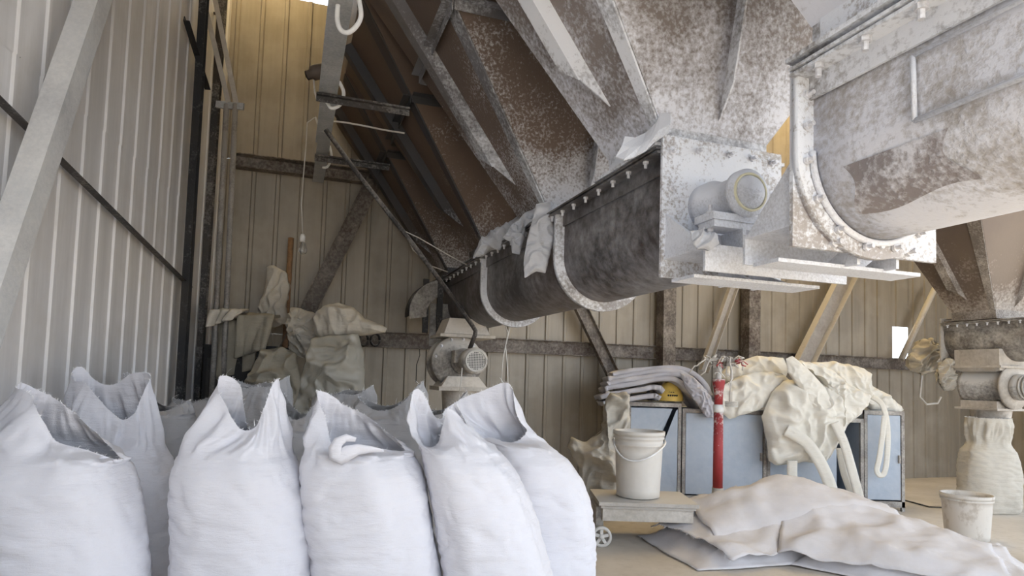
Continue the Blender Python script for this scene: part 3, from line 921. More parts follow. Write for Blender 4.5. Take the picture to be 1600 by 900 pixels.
part('housing', MB().lathe(at(497, 112, 4.05), V((-0.8, -0.3, -0.5)), [(0, -0.05), (0.04, -0.05), (0.05, 0.0), (0.045, 0.04), (0.03, 0.05), (0.03, 0.08), (0, 0.08)], 20), plain('brown_enamel', (0.10, 0.075, 0.06), 0.6), hn)
part('cord', MB().tube([at(490, 125, 4.02), at(492, 145, 4.02), at(495, 155, 4.02)], 0.006, 6), mat['wire'], hn)
bl = thing('light_bulb', at(475, 398, 4.9), 'bare light bulb hanging on a thin white cord before the back wall', 'lamp')
part('cord', MB().tube([at(491, 184, 4.75), at(480, 192, 4.8), at(478, 230, 4.85), at(474, 275, 4.9), at(471, 320, 4.9), at(473, 368, 4.9)], 0.005, 6), mat['wire'], bl)
part('socket', MB().lathe(at(473, 366, 4.9), -ZV, [(0, 0), (0.014, 0), (0.02, 0.02), (0.02, 0.06), (0, 0.06)], 16), mat['white_pl'], bl)
part('bulb', MB().lathe(at(474, 378, 4.9), -ZV, [(0.013, 0), (0.018, 0.02), (0.03, 0.05), (0.032, 0.068), (0.025, 0.09), (0.0, 0.10)], 18), mat['glass'], bl)

# ================================================================== second line on the far right
RL0, RL1 = 6.16, 6.62
rs0 = 4.12
h3 = hopper('dusty brown hopper of the second line at the right edge', RL0, RL1, rs0, rs0 + 0.42, 1.78, 1.87, 0.98, 0.66, 0.66, 0.30, 0.24,
            steel('brown_hopper_sheet', (0.17, 0.13, 0.105), (0.20, 0.155, 0.12), (0.62, 0.56, 0.50), 0.30, 2.4, 0.5, speck=40, zgrad=(2.1, 0.35), soft=0.12),
            steel('brown_stiffener', (0.22, 0.19, 0.165), (0.17, 0.14, 0.12), (0.62, 0.57, 0.52), 0.40, 3, 0.6, soft=0.12), ROOF_Z - 0.05, ring=0.985, bin_m=mat['hop3'])
c3 = thing('screw_conveyor', SL(6.4, 4.6, 1.40), 'dusty conveyor trough of the second line under the right-hand hopper', 'conveyor')
RCL = 6.39
trough(c3, RCL, 1.62, 0.23, 1.755, 2.2, 4.62, mat['machine'])
top_angle(c3, RCL, 0.23, 1.755, 2.2, 4.62, mat['machine'])
for k in range(14):
    bolt(c3, SL(RCL - 0.23 - 0.045, 4.55 - k * 0.095, 1.75), -ZV, 1.2)
part('end_plate', MB().box(SL(RCL, 4.63, 1.60), (0.54, 0.014, 0.44), (M, U, ZV)), mat['machine_r'], c3)
part('outlet_box', MB().box(SL(RCL - 0.02, 4.30, 1.40), (0.44, 0.42, 0.20), (M, U, ZV)).box(SL(RCL - 0.03, 4.28, 1.335), (0.50, 0.46, 0.02), (M, U, ZV)), mat['machine_r'], c3)
v2 = thing('rotary_valve', SL(RCL, 4.25, 0.85), 'pale dusty rotary valve with a cable-wrapped motor above the hanging sack', 'valve')
vb = SL(RCL - 0.05, 4.50, 1.15)
part('drum', MB().lathe(vb, -U, [(0, 0), (0.17, 0), (0.18, 0.01), (0.18, 0.04), (0.165, 0.045), (0.165, 0.40), (0.0, 0.40)], 36), mat['machine'], v2)
part('front_flange', MB().lathe(vb - U * 0.40, -U, [(0, 0), (0.205, 0), (0.205, 0.022), (0.12, 0.03), (0, 0.03)], 36), mat['machine_r'], v2)
part('motor', MB().lathe(vb - U * 0.43, -U, [(0.0, 0), (0.11, 0), (0.12, 0.02), (0.12, 0.06), (0.09, 0.065), (0.09, 0.32), (0.0, 0.32)], 30), mat['machine'], v2)
cl = MB()
for k in range(5):
    c0 = vb - U * (0.50 + 0.035 * k)
    cl.tube([c0 + M * (0.105 * math.cos(a)) + ZV * (0.105 * math.sin(a)) - U * (0.03 * a / 6.28) for a in (2 * math.pi * j / 20 for j in range(21))], 0.009, 6)
part('wound_cable', cl, mat['wire'], v2)
part('valve_housing', MB().box(vb - U * 0.2 + ZV * 0.165, (0.36, 0.34, 0.05), (M, U, ZV)), mat['machine_r'], v2)
part('outlet_flange', MB().box(vb - U * 0.2 - ZV * 0.175, (0.34, 0.34, 0.08), (M, U, ZV)).box(vb - U * 0.2 - ZV * 0.21, (0.42, 0.40, 0.02), (M, U, ZV)), mat['machine_r'], v2)
part('spout', MB().lathe(vb - U * 0.2 - ZV * 0.2, -ZV, [(0.17, 0), (0.15, 0.12), (0.15, 0.22)], 24), mat['machine_r'], v2)
lp = thing('pendant_lamp', at(1562, 315, 5.6), 'grey pendant lamp shade at the right edge under the roof brace', 'lamp')
part('shade', MB().lathe(at(1563, 296, 5.6), -ZV, [(0.0, 0), (0.03, 0), (0.04, 0.03), (0.12, 0.09), (0.125, 0.11)], 24), plain('grey_enamel_shade', (0.42, 0.41, 0.40), 0.5), lp)
part('cord', MB().tube([at(1500, 290, 5.5), at(1530, 298, 5.55), at(1548, 305, 5.6)], 0.006, 6), mat['white_pl'], lp)

# ================================================================== filled sacks
def cyc(ctrl, n):
    """periodic Catmull-Rom through (angle, point) pairs, sampled at n angles"""
    ctrl = sorted(ctrl, key=lambda c: c[0] % 360)
    ang = [c[0] % 360 for c in ctrl]
    pts = [V(c[1]) for c in ctrl]
    m = len(pts)
    out = []
    for k in range(n):
        th = 360.0 * k / n
        i = max([j for j in range(m) if ang[j] <= th], default=m - 1)
        a0, a1 = ang[i], ang[(i + 1) % m]
        if a1 <= a0: a1 += 360
        t0 = th if th >= a0 else th + 360
        t = (t0 - a0) / (a1 - a0)
        p = [pts[(i + q) % m] for q in (-1, 0, 1, 2)]
        out.append(0.5 * ((2 * p[1]) + (p[2] - p[0]) * t + (2 * p[0] - 5 * p[1] + 4 * p[2] - p[3]) * t * t + (3 * p[1] - p[0] - 3 * p[2] + p[3]) * t ** 3))
    return out
NA = 128
def sack(lab, rings, rim, seed, m, group, full=True, creases=1.0, name='filled_sack'):
    """rings: (z, cx, cy, half width, half depth) from the floor up; rim: (angle, point) of the open mouth"""
    rings = sorted(rings)
    z_top = rings[-1][0]
    def body(z):
        for i in range(len(rings) - 1):
            if z <= rings[i + 1][0]:
                break
        a, b_ = rings[i], rings[i + 1]
        t = (z - a[0]) / (b_[0] - a[0])
        return [a[k] + (b_[k] - a[k]) * t for k in range(5)]
    base = V((rings[0][1], rings[0][2], 0))
    t = thing(name, base, lab, 'sack', group)
    rows = []
    NB, NN = 64, 38
    def ringpt(z, k, e=2.5):
        _, cx, cy, hw, hd = body(z)
        th = 2 * math.pi * k / NA
        c, s = math.cos(th), math.sin(th)
        return V((cx + hw * math.copysign(abs(c) ** (2 / e), c), cy + hd * math.copysign(abs(s) ** (2 / e), s), z))
    for i in range(NB):
        f = i / (NB - 1)
        z = z_top * f
        row = []
        for k in range(NA):
            th = 2 * math.pi * k / NA
            p = ringpt(z, k)
            c = V((body(z)[1], body(z)[2], z))
            o = (p - c)
            sq = 1.0
            if f < 0.12:                                     # rounded bottom edge
                sq = 0.86 + 0.14 * math.sqrt(max(0, 1 - (1 - f / 0.12) ** 2))
            d = 0.016 * nz((math.cos(th) * 1.4, math.sin(th) * 1.4, z * 3), 1.3, seed)
            # long slanting tension creases
            cr = nz((math.cos(th) * 1.1, math.sin(th) * 1.1, z * 13 + 0.9 * math.sin(th * 1.0 + seed)), 1.0, seed + 5)
            d -= creases * 0.012 * max(0.0, 1 - abs(cr) * 5) * (0.35 + 0.65 * abs(nz((math.cos(th), math.sin(th), z * 2), 1.2, seed + 9)))
            cr2 = nz((math.cos(th) * 2.2, math.sin(th) * 2.2, z * 24 + th), 1.0, seed + 15)
            d -= creases * 0.0055 * max(0.0, 1 - abs(cr2) * 5)
            row.append(c + o * sq + o.normalized() * d)
        rows.append(row)
    R = cyc(rim, NA)
    cen = sum(R, V()) / NA
    sh = rows[-1]
    tang = [(ringpt(z_top, k) - ringpt(z_top - 0.04, k)).normalized() for k in range(NA)]
    for i in range(1, NN + 1):
        t_ = i / NN
        row = []
        for k in range(NA):
            th = 2 * math.pi * k / NA
            S, E = sh[k], R[k]
            dz = max(0.04, E.z - S.z)
            T = tang[k]
            C1 = S + T * (0.30 * (E - S).length)
            C2 = S.lerp(E, 0.80)
            C2.z = S.z + 0.52 * dz
            p = S * (1 - t_) ** 3 + C1 * (3 * t_ * (1 - t_) ** 2) + C2 * (3 * t_ * t_ * (1 - t_)) + E * t_ ** 3
            o = (p - V((cen.x, cen.y, p.z)))
            o = o.normalized() if o.length > 1e-4 else V((0, -1, 0))
            w = smooth(t_ * 2.2) * (1 - 0.75 * smooth((t_ - 0.75) / 0.25))
            fold = math.sin(th * 9 + 3 * nz((math.cos(th), math.sin(th), t_), 1.5, seed)) * 0.5 + ridge((math.cos(th) * 3.2, math.sin(th) * 3.2, t_ * 0.9), 1.4, seed + 3)
            d = (0.010 + 0.010 * w) * w * fold + 0.010 * (1 - w) * nz((math.cos(th) * 2, math.sin(th) * 2, t_ * 2), 1.5, seed + 1)
            row.append(p + o * d)
        rows.append(row)
    mb = MB().grid(rows, closed=True)
    mb.add(rows[0], [tuple(range(NA))])
    bag = part('woven_bag', mb, m, t)
    # powder seen inside, under the mouth
    z = z_top + 0.01
    fl = [V((body(z_top)[1], body(z_top)[2], z_top - 0.04))]
    pr_ = [sh[k].lerp(V((body(z_top)[1], body(z_top)[2], z)), 0.10) + V((0, 0, -0.07)) for k in range(NA)]
    part('powder_fill', MB().add(fl + pr_, [(0, 1 + k, 1 + (k + 1) % NA) for k in range(NA)], True), mat['powder'], t)
    # frayed threads on the cut edge
    rnd = random.Random(seed * 31 + 7)
    fr = MB()
    last = rows[-1]; prev = rows[-3]
    for k in range(NA):
        for q in range(2):
            if rnd.random() < 0.35:
                continue
            a = last[k].lerp(last[(k + 1) % NA], rnd.random())
            d = (last[k] - prev[k])
            d = d.normalized() if d.length > 1e-5 else ZV
            d = (d + V((rnd.uniform(-.8, .8), rnd.uniform(-.8, .8), rnd.uniform(-.5, .5)))).normalized()
            ln_ = rnd.uniform(0.006, 0.018)
            if rnd.random() < 0.02: ln_ = rnd.uniform(0.04, 0.07)
            sd = V((rnd.uniform(-1, 1), rnd.uniform(-1, 1), rnd.uniform(-1, 1))).normalized() * 0.0011
            mid = a + d * ln_ * 0.5 + V((0, 0, -0.1 * ln_)) + sd * rnd.uniform(-3, 3)
            e = a + d * ln_ + V((0, 0, -0.35 * ln_))
            fr.add([a - sd, a + sd, mid + sd, mid - sd, e], [(0, 1, 2, 3), (3, 2, 4)])
    part('frayed_edge', fr, mat['thread'], t, kind='stuff')
    return t

def px_sack(lab, Y, hd, body_px, rim_px, seed, m='sack', creases=1.0):
    rings = []
    for py, xl, xr in sorted(body_px, reverse=True):
        a, c = at(xl, py, Y), at(xr, py, Y)
        rings.append(((a.z + c.z) / 2, (a.x + c.x) / 2, Y, (c.x - a.x) / 2, hd))
    rings.sort()
    lo, nx = rings[0], rings[1]
    # carry the outline down to the floor, a little narrower at the foot
    rings.insert(0, (0.0, lo[1] + (lo[1] - nx[1]) * 0.5, Y, lo[3] * 0.96, hd * 0.96))
    zt = rings[-1]
    rings[-1] = (zt[0], zt[1], Y, zt[3], hd * 0.86)
    rim = [(th, at(x, y, Y + dy)) for th, x, y, dy in rim_px]
    return sack(lab, rings, rim, seed, mat[m], 'filled woven sacks', True, creases)

def rim_pts(l):
    """(angle, px, py): depth follows the angle"""
    return [(a, x, y, 0.07 * math.sin(math.radians(a))) for a, x, y in l]
px_sack('white filled sack at the left edge with one tall twisted ear', 2.25, 0.20,
        [(900, -28, 226), (860, -30, 221), (800, -32, 213), (755, -32, 204), (722, -24, 190)],
        rim_pts([(0, 186, 716), (40, 160, 688), (80, 118, 648), (115, 85, 622), (150, 60, 610), (180, 36, 598), (205, 26, 606), (228, 42, 612), (250, 58, 632), (270, 72, 664), (290, 90, 690), (315, 135, 703), (340, 168, 714)]), 1)
px_sack('white filled sack second from the left with two frayed ears, behind the edge one', 2.72, 0.20,
        [(900, 84, 278), (850, 84, 279), (800, 86, 280), (765, 88, 279), (735, 92, 270), (712, 100, 256)],
        rim_pts([(0, 233, 594), (30, 229, 583), (60, 206, 584), (90, 180, 600), (112, 160, 600), (135, 145, 590), (160, 130, 574), (185, 114, 577), (212, 115, 594), (238, 130, 598), (262, 150, 618), (286, 172, 642), (308, 194, 656), (328, 212, 640), (346, 226, 612)]), 2)
px_sack('white filled sack third along the front row, its tall ear frayed on the right', 2.40, 0.20,
        [(900, 273, 493), (850, 275, 489), (800, 277, 484), (765, 279, 478), (735, 284, 468), (712, 292, 455)],
        rim_pts([(0, 433, 592), (25, 437, 606), (50, 424, 640), (75, 404, 660), (95, 388, 668), (115, 382, 640), (140, 377, 606), (165, 364, 590), (185, 344, 588), (205, 342, 604), (235, 356, 640), (260, 376, 670), (285, 398, 668), (310, 412, 640), (335, 422, 606)]), 3)
px_sack('white filled sack fourth along the front row with a looped slack mouth', 2.45, 0.20,
        [(900, 487, 691), (850, 483, 685), (800, 479, 677), (765, 475, 669), (735, 472, 659), (712, 477, 645)],
        rim_pts([(0, 632, 702), (35, 600, 672), (65, 574, 650), (95, 552, 640), (125, 534, 630), (155, 516, 616), (180, 500, 611), (200, 496, 618), (220, 506, 646), (240, 518, 690), (258, 530, 716), (275, 552, 706), (300, 582, 700), (330, 616, 704)]), 4)
_d = [o for o in bpy.data.objects if o.get('label', '').startswith('white filled sack fourth')][0]
px_sack('white filled sack fifth along the front row leaning left with a pointed ear', 2.50, 0.20,
        [(900, 693, 864), (850, 686, 852), (800, 678, 837), (755, 668, 817), (725, 660, 798), (705, 657, 780)],
        rim_pts([(0, 752, 690), (25, 738, 678), (50, 724, 656), (75, 711, 632), (100, 700, 646), (125, 684, 654), (150, 668, 626), (170, 656, 609), (190, 644, 614), (215, 645, 650), (240, 662, 694), (262, 682, 694), (280, 692, 664), (300, 700, 640), (325, 716, 648), (345, 736, 676)]), 5)
px_sack('white filled sack at the right end of the row with an upright flat flap', 2.95, 0.20,
        [(900, 778, 929), (860, 774, 931), (820, 770, 928), (780, 765, 919), (745, 762, 908), (718, 760, 890), (700, 760, 868)],
        rim_pts([(0, 822, 674), (30, 808, 652), (55, 799, 606), (80, 786, 598), (105, 756, 610), (135, 724, 622), (165, 698, 640), (190, 694, 660), (220, 730, 688), (255, 766, 684), (285, 786, 690), (320, 806, 690)]), 6)

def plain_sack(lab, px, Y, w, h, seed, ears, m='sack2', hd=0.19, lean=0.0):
    """a sack in the rows behind: ears is a list of (angle, dx, dy, z) of the mouth"""
    x = at(px, 590, Y).x
    rings = [(0, x, Y, w / 2, hd), (h * 0.3, x + lean * 0.3, Y, w / 2 * 1.05, hd * 1.04), (h * 0.7, x + lean * 0.7, Y, w / 2 * 1.02, hd), (h * 0.92, x + lean, Y, w / 2 * 0.93, hd * 0.9), (h, x + lean, Y, w / 2 * 0.78, hd * 0.75)]
    rim = [(a, V((x + lean + dx, Y + dy, z))) for a, dx, dy, z in ears]
    return sack(lab, rings, rim, seed, mat[m], 'filled woven sacks', True, 0.8)
def ears_two(zl, zr, zv, w=0.2):
    return [(0, w, 0, zr), (30, w * .85, .04, zr - .01), (60, w * .45, .06, (zr + zv) / 2 - .02), (90, 0, .06, zv), (120, -w * .45, .06, (zl + zv) / 2 - .02), (150, -w * .85, .04, zl - .01), (180, -w, 0, zl), (210, -w * .85, -.04, zl - .02), (240, -w * .45, -.06, (zl + zv) / 2 - .04), (270, 0, -.06, zv - .02), (300, w * .45, -.06, (zr + zv) / 2 - .04), (330, w * .85, -.04, zr - .02)]
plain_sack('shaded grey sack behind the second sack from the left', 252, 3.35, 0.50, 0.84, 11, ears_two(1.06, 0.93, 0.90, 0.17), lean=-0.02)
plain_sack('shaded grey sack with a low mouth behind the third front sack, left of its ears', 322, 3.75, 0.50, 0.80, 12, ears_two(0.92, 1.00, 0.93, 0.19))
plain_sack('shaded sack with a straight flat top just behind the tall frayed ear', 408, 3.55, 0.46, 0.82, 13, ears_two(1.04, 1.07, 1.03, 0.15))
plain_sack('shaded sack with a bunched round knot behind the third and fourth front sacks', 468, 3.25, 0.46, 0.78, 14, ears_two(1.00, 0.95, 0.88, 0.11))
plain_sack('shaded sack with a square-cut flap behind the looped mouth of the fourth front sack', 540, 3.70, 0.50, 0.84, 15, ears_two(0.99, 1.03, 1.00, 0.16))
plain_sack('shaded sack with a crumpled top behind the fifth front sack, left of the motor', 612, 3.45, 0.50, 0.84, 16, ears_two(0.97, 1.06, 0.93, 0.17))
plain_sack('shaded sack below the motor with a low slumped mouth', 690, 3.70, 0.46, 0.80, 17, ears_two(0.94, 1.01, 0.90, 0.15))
# pale filled sack hanging under the right-hand valve
sx = at(1543, 700, 6.1)
plain_sack('pale beige sack hanging full under the right-hand valve spout', 1543, 5.98, 0.50, 0.60, 21,
           [(a, 0.19 * math.cos(math.radians(a)), 0.15 * math.sin(math.radians(a)), 0.86) for a in range(0, 360, 30)], m='cream', hd=0.18)

# ================================================================== crumpled cloth
def puffy(outline, Y, tf, tb, seed, amp=0.03, fs=5.0, nr=30, na=128, centre=None, wz=0.5, dy=None):
    """a stuffed or crumpled piece of cloth: traced outline given real depth tf forwards and tb backwards"""
    pts = [V((x, y, 0)) for x, y in outline]
    m = len(pts)
    c = centre or (sum(p.x for p in pts) / m, sum(p.y for p in pts) / m)
    # resample the outline
    per = []
    L = [0]
    for i in range(m):
        L.append(L[-1] + (pts[(i + 1) % m] - pts[i]).length)
    for k in range(na):
        s = L[-1] * k / na
        i = max(j for j in range(m) if L[j] <= s)
        t = (s - L[i]) / max(1e-6, L[i + 1] - L[i])
        p = pts[i].lerp(pts[(i + 1) % m], t)
        per.append(p)
    mb = MB()
    for side, T in ((-1, tf), (1, tb)):
        rows = []
        for i in range(nr + 1):
            r = i / nr
            row = []
            for k in range(na):
                x, y = c[0] + (per[k].x - c[0]) * r, c[1] + (per[k].y - c[1]) * r
                yy = Y + (dy(x, y) if dy else 0.0)
                p = at(x, y, yy)
                w = math.sqrt(max(0.0, 1 - r ** 2.4))
                wx = V((p.x + 0.10 * nz(p, 3.0, seed + 8), p.y, p.z + 0.10 * nz(p, 3.0, seed + 11)))
                f1 = 1 - min(1.0, abs(nz((wx.x, seed, wx.z * wz), fs * 0.8, seed)) * 3.2)
                f2 = 1 - min(1.0, abs(nz((wx.x * 0.8 + wx.z * 0.6, seed, wx.z * 0.8 - wx.x * 0.6), fs * 1.5, seed + 4)) * 3.2)
                f3 = nz((wx.x, seed, wx.z), fs * 3.4, seed + 6)
                fold = amp * (1.1 * f1 + 0.75 * f2 + 0.35 * f3 - 0.7)
                q = p + V((0.25 * fold * f3, side * (T * w + fold * min(1, 0.25 + w * 1.4)), 0.2 * fold))
                row.append(q)
            rows.append(row)
        if side > 0:
            rows = [list(reversed(r_)) for r_ in rows]
        mb.grid(rows, closed=True)
    return mb
def soft(name, outline, Y, tf, tb, seed, m, lab, cat, amp=0.03, fs=5.0, group=None, **kw):
    mb = puffy(outline, Y, tf, tb, seed, amp, fs, **kw)
    x = sum(p[0] for p in outline) / len(outline)
    y = max(p[1] for p in outline)
    return single(name, mb, mat[m], at(x, y, Y), lab, cat, group)

fp = [at(x, y, 2.265 + d) for x, y, d in ((600, 704, .03), (580, 702, .01), (560, 702, 0), (544, 707, -.01), (532, 715, -.012), (524, 712, -.02), (523, 701, -.02), (529, 690, -.02), (541, 684, -.01), (556, 687, .0))]
rows = []
for i, p in enumerate(fp):
    d = (fp[min(i + 1, len(fp) - 1)] - fp[max(i - 1, 0)]).normalized()
    sd = d.cross(V((0.1, 1, 0.3))).normalized()
    w_ = (0.004, 0.012, 0.020, 0.026, 0.028, 0.026, 0.022, 0.018, 0.014, 0.008)[i]
    rows.append([p - sd * w_, p - sd * w_ * 0.3 - V((0, 0.002, 0)), p + sd * w_ * 0.3 - V((0, 0.003, 0)), p + sd * w_])
o = part('rolled_flap', MB().grid(rows), mat['sack'], _d)
thicken(o, 0.003)
# rags on the long conveyor
soft('rag', [(838, 318), (862, 314), (864, 345), (868, 368), (858, 405), (852, 428), (838, 425), (820, 434), (818, 410), (822, 380), (830, 350)], 3.16, 0.035, 0.03, 31, 'rag',
     'long grey rag hanging over the conveyor lip', 'rag', 0.02, 9)
soft('rag', [(785, 372), (800, 350), (825, 330), (842, 322), (838, 345), (822, 352), (820, 372), (812, 396), (800, 394), (798, 378)], 3.42, 0.04, 0.05, 32, 'rag',
     'small crumpled rag bunched beside the long hanging rag', 'rag', 0.035, 12)
soft('rag', [(738, 402), (748, 378), (765, 362), (782, 360), (800, 345), (815, 338), (812, 358), (795, 372), (782, 388), (765, 392), (752, 402)], 3.85, 0.06, 0.06, 33, 'rag',
     'heap of crumpled rags along the conveyor top below the third hopper', 'rag', 0.05, 11)
ts = MB()
pts = [[at(x, y, 2.18 + d) for x, y, d in r] for r in (
    [(962, 246, 0), (972, 228, .01), (976, 214, .03)], [(975, 250, -.03), (984, 232, 0), (992, 216, .04)], [(990, 246, -.01), (1002, 228, 0), (1010, 208, .06)],
    [(1008, 236, -.02), (1018, 216, -.01), (1026, 192, .04)], [(1022, 222, -.02), (1030, 204, -.02), (1032, 178, .02)], [(1044, 208, -.03), (1048, 194, -.03), (1048, 178, .0)])]
o = single('torn_sheet', ts.grid(pts, smooth=False), mat['caked'], at(1000, 250, 2.2), 'stiff white torn sheet wedged under the nearest hopper', 'sheet')
thicken(o, 0.006)
soft('rag', [(1078, 360), (1095, 358), (1120, 368), (1124, 380), (1108, 392), (1090, 390), (1082, 380)], 1.93, 0.03, 0.03, 35, 'rag',
     'wad of rag stuffed beside the bearing post', 'rag', 0.02, 16)

# back left heap
tb_ = thing('metal_cabinet', at(375, 640, 4.75), 'low dark cabinet in the back left corner under the folded cloths', 'cabinet')
ca, cb = at(318, 530, 4.75), at(430, 530, 4.75)
tz = 1.28
part('body', MB().box(((ca.x + cb.x) / 2, 4.98, tz / 2), (cb.x - ca.x, 0.42, tz)), mat['black'], tb_)
part('door', MB().box((ca.x + 0.11, 4.765, tz * 0.52), (0.16, 0.012, tz * 0.8)), mat['dark'], tb_)
for k, (x0, x1, y0, y1) in enumerate([(340, 398, 500, 592), (372, 420, 492, 560), (332, 372, 486, 512)]):
    rows = []
    for i in range(25):
        f = i / 24
        row = []
        for j in range(21):
            g = j / 20
            x = x0 + (x1 - x0) * g + 14 * (1 - f) * (0.3 + g) - 6 * f
            if f < 0.4:
                Y = 5.1 - 0.36 * f / 0.4; py = y0 + 4 * nz((x * .05, f * 3, k), 1.0, k)
            else:
                Y = 4.74 - 0.02 * k - 0.05 * math.sin(g * 7 + k) * (f - 0.4); py = y0 + (y1 - y0 - 14 * g) * ((f - 0.4) / 0.6)
            p = at(x, py, Y)
            p.y += 0.03 * ridge((g * 2.2, f * 0.5, k), 1.6, k + 2) - 0.02 * k
            row.append(p)
        rows.append(row)
    o = single('folded_cloth', MB().grid(rows), mat['khaki' if k < 2 else 'cream'], rows[-1][10],
               ['khaki folded cloth draped over the front of the dark corner cabinet', 'darker khaki cloth hanging beside the diagonal brace foot', 'small pale cloth lying on the corner cabinet by the pipes'][k], 'cloth')
    thicken(o, 0.02)
soft('paper_sack', [(418, 418), (428, 414), (448, 428), (452, 450), (446, 480), (452, 505), (425, 512), (400, 508), (402, 485), (412, 462), (416, 440)], 5.25, 0.05, 0.05, 41, 'cream',
     'pale upright empty sack standing behind the diagonal brace', 'sack', 0.05, 7)
soft('crumpled_bag', [(450, 500), (455, 480), (475, 482), (494, 492), (500, 505), (495, 545), (478, 560), (452, 548)], 5.05, 0.10, 0.08, 42, 'cream',
     'small crumpled cream bag between the brown pole and the big bundle', 'bag', 0.06, 8)
soft('crumpled_bag', [(489, 500), (494, 485), (510, 476), (530, 471), (552, 480), (570, 497), (590, 505), (605, 512), (602, 520), (575, 524), (545, 524), (530, 530), (505, 530), (490, 520)], 4.85, 0.13, 0.13, 43, 'cream',
     'big crumpled cream bag slumped on the plastic-wrapped bundle', 'bag', 0.05, 6)
soft('crumpled_bag', [(402, 560), (412, 545), (440, 540), (462, 552), (470, 600), (460, 640), (400, 640), (385, 600)], 4.6, 0.10, 0.12, 44, 'khaki',
     'brown slack bag in shade at the foot of the diagonal brace', 'bag', 0.07, 6)
soft('plastic_bundle', [(488, 528), (520, 522), (560, 524), (568, 550), (570, 600), (572, 650), (540, 680), (490, 680), (452, 640), (470, 590), (482, 560)], 4.7, 0.16, 0.16, 45, 'film',
     'tall bundle wrapped in clear glossy plastic film under the cream bag', 'bundle', 0.06, 6)
soft('wrapped_load', [(495, 534), (520, 530), (552, 532), (558, 560), (562, 640), (555, 700), (490, 700), (470, 640), (482, 590)], 4.72, 0.10, 0.12, 46, 'khaki',
     'dull brown load showing through the plastic wrap', 'load', 0.05, 6)
single('wooden_pole', MB().tube([at(455, 372, 5.52), at(449, 470, 5.47), at(440, 640, 5.40)], 0.024, 12), mat['brownrod'], at(440, 640, 5.40), 'brown wooden pole leaning against the back wall below the bulb', 'pole')
ch = thing('girt_clamp', BW(577, 534, 0.14), 'pair of black coiled clamps at the left end of the lower girt', 'clamp')
for x in (568, 586):
    for d in (0, 0.02):
        c0 = BW(x, 531, 0.17)
        part('coil', MB().tube([c0 + M * (0.04 * math.cos(a)) + ZV * (0.055 * math.sin(a)) - U * d for a in (2 * math.pi * j / 16 for j in range(17))], 0.010, 6), mat['black'], ch)

# heap of cream cloth left of the blue cabinets
soft('cloth_heap', [(886, 700), (892, 684), (915, 690), (935, 680), (950, 665), (962, 640), (945, 625), (955, 612), (980, 612), (985, 650), (982, 700), (978, 770), (930, 785), (900, 770), (905, 730)], 5.35, 0.16, 0.2, 51, 'cream',
     'heap of dusty cream cloth slumped left of the blue cabinets', 'cloth', 0.09, 6, centre=(945, 715))

# ================================================================== blue cabinets
CY = 5.86
def cabinet(lab, xl, xr, yt, doors, depth=0.48, dent=False, gap=False):
    a, c = at(xl, 780, CY), at(xr, 780, CY)
    zt = at((xl + xr) / 2, yt, CY).z
    w = c.x - a.x
    t = thing('blue_cabinet', ((a.x + c.x) / 2, CY + depth / 2, 0), lab, 'cabinet', 'blue steel cabinets')
    xm = (a.x + c.x) / 2
    mb = MB()
    mb.box((a.x + 0.008, CY + depth / 2, zt / 2 + 0.03), (0.016, depth, zt - 0.06))
    mb.box((c.x - 0.008, CY + depth / 2, zt / 2 + 0.03), (0.016, depth, zt - 0.06))
    mb.box((xm, CY + depth - 0.008, zt / 2 + 0.03), (w, 0.016, zt - 0.06))
    mb.box((xm, CY + depth / 2, zt - 0.008), (w, depth, 0.016))
    mb.box((xm, CY + depth / 2, 0.07), (w, depth, 0.016))
    part('body', mb, mat['blue'], t)
    f = MB()
    f.box((a.x + 0.014, CY - 0.006, zt / 2), (0.028, 0.03, zt))
    f.box((c.x - 0.014, CY - 0.006, zt / 2), (0.028, 0.03, zt))
    f.box((xm, CY - 0.006, zt - 0.018), (w, 0.032, 0.036))
    f.box((xm, CY - 0.006, 0.06), (w, 0.03, 0.05))
    part('edge_trim', f, mat['trim'], t)
    if dent:                                   # front sheet buckled inwards along a slanting crease
        x0, x1, z0, z1 = a.x + 0.03, c.x - 0.03, 0.1, zt - 0.05
        q = [V((x0, CY - 0.01, z0)), V((x1, CY - 0.01, z0)), V((x1, CY - 0.01, z1)), V((x0, CY - 0.01, z1)), V((x1 - 0.05, CY - 0.012, z1)), V((x1 - 0.16, CY + 0.05, zt * 0.62)), V((x1 - 0.22, CY + 0.02, zt * 0.55)), V((x0, CY - 0.01, zt * 0.45)), V((x1 - 0.02, CY - 0.02, z1 - 0.02)), V((x1 - 0.13, CY - 0.015, zt * 0.60)), V((x1 - 0.18, CY - 0.01, zt * 0.5))]
        d = part('dented_front', MB().add(q, [(3, 7, 6, 5, 4), (7, 0, 10, 6), (0, 1, 10), (1, 2, 8, 9, 10)]), mat['blue'], t)
        thicken(d, 0.006)
    elif doors:
        for k in range(doors):
            dw = (w - 0.06) / doors
            d = part('door', MB().box((a.x + 0.03 + dw * (k + 0.5), CY - 0.004, zt / 2 + 0.03), (dw - 0.008, 0.018, zt - 0.14)), mat['blue'], t)
            hx = a.x + 0.03 + dw * (k + 1) - 0.02
            part('latch', MB().box((hx, CY - 0.024, zt * 0.52), (0.016, 0.02, 0.07)), mat['trim'], d)
    return t
cabinet('blue steel cabinet with a dented dark front behind the pail on the scale', 978, 1062, 629, 1, dent=True)
cabinet('blue steel cabinet behind the red post', 1064, 1196, 640, 1)
cabinet('blue steel cabinet with an open black doorway under the bulk bag', 1197, 1348, 652, 0)
cabinet('narrow blue steel cabinet at the right end with a hanging strap loop', 1349, 1412, 642, 1)
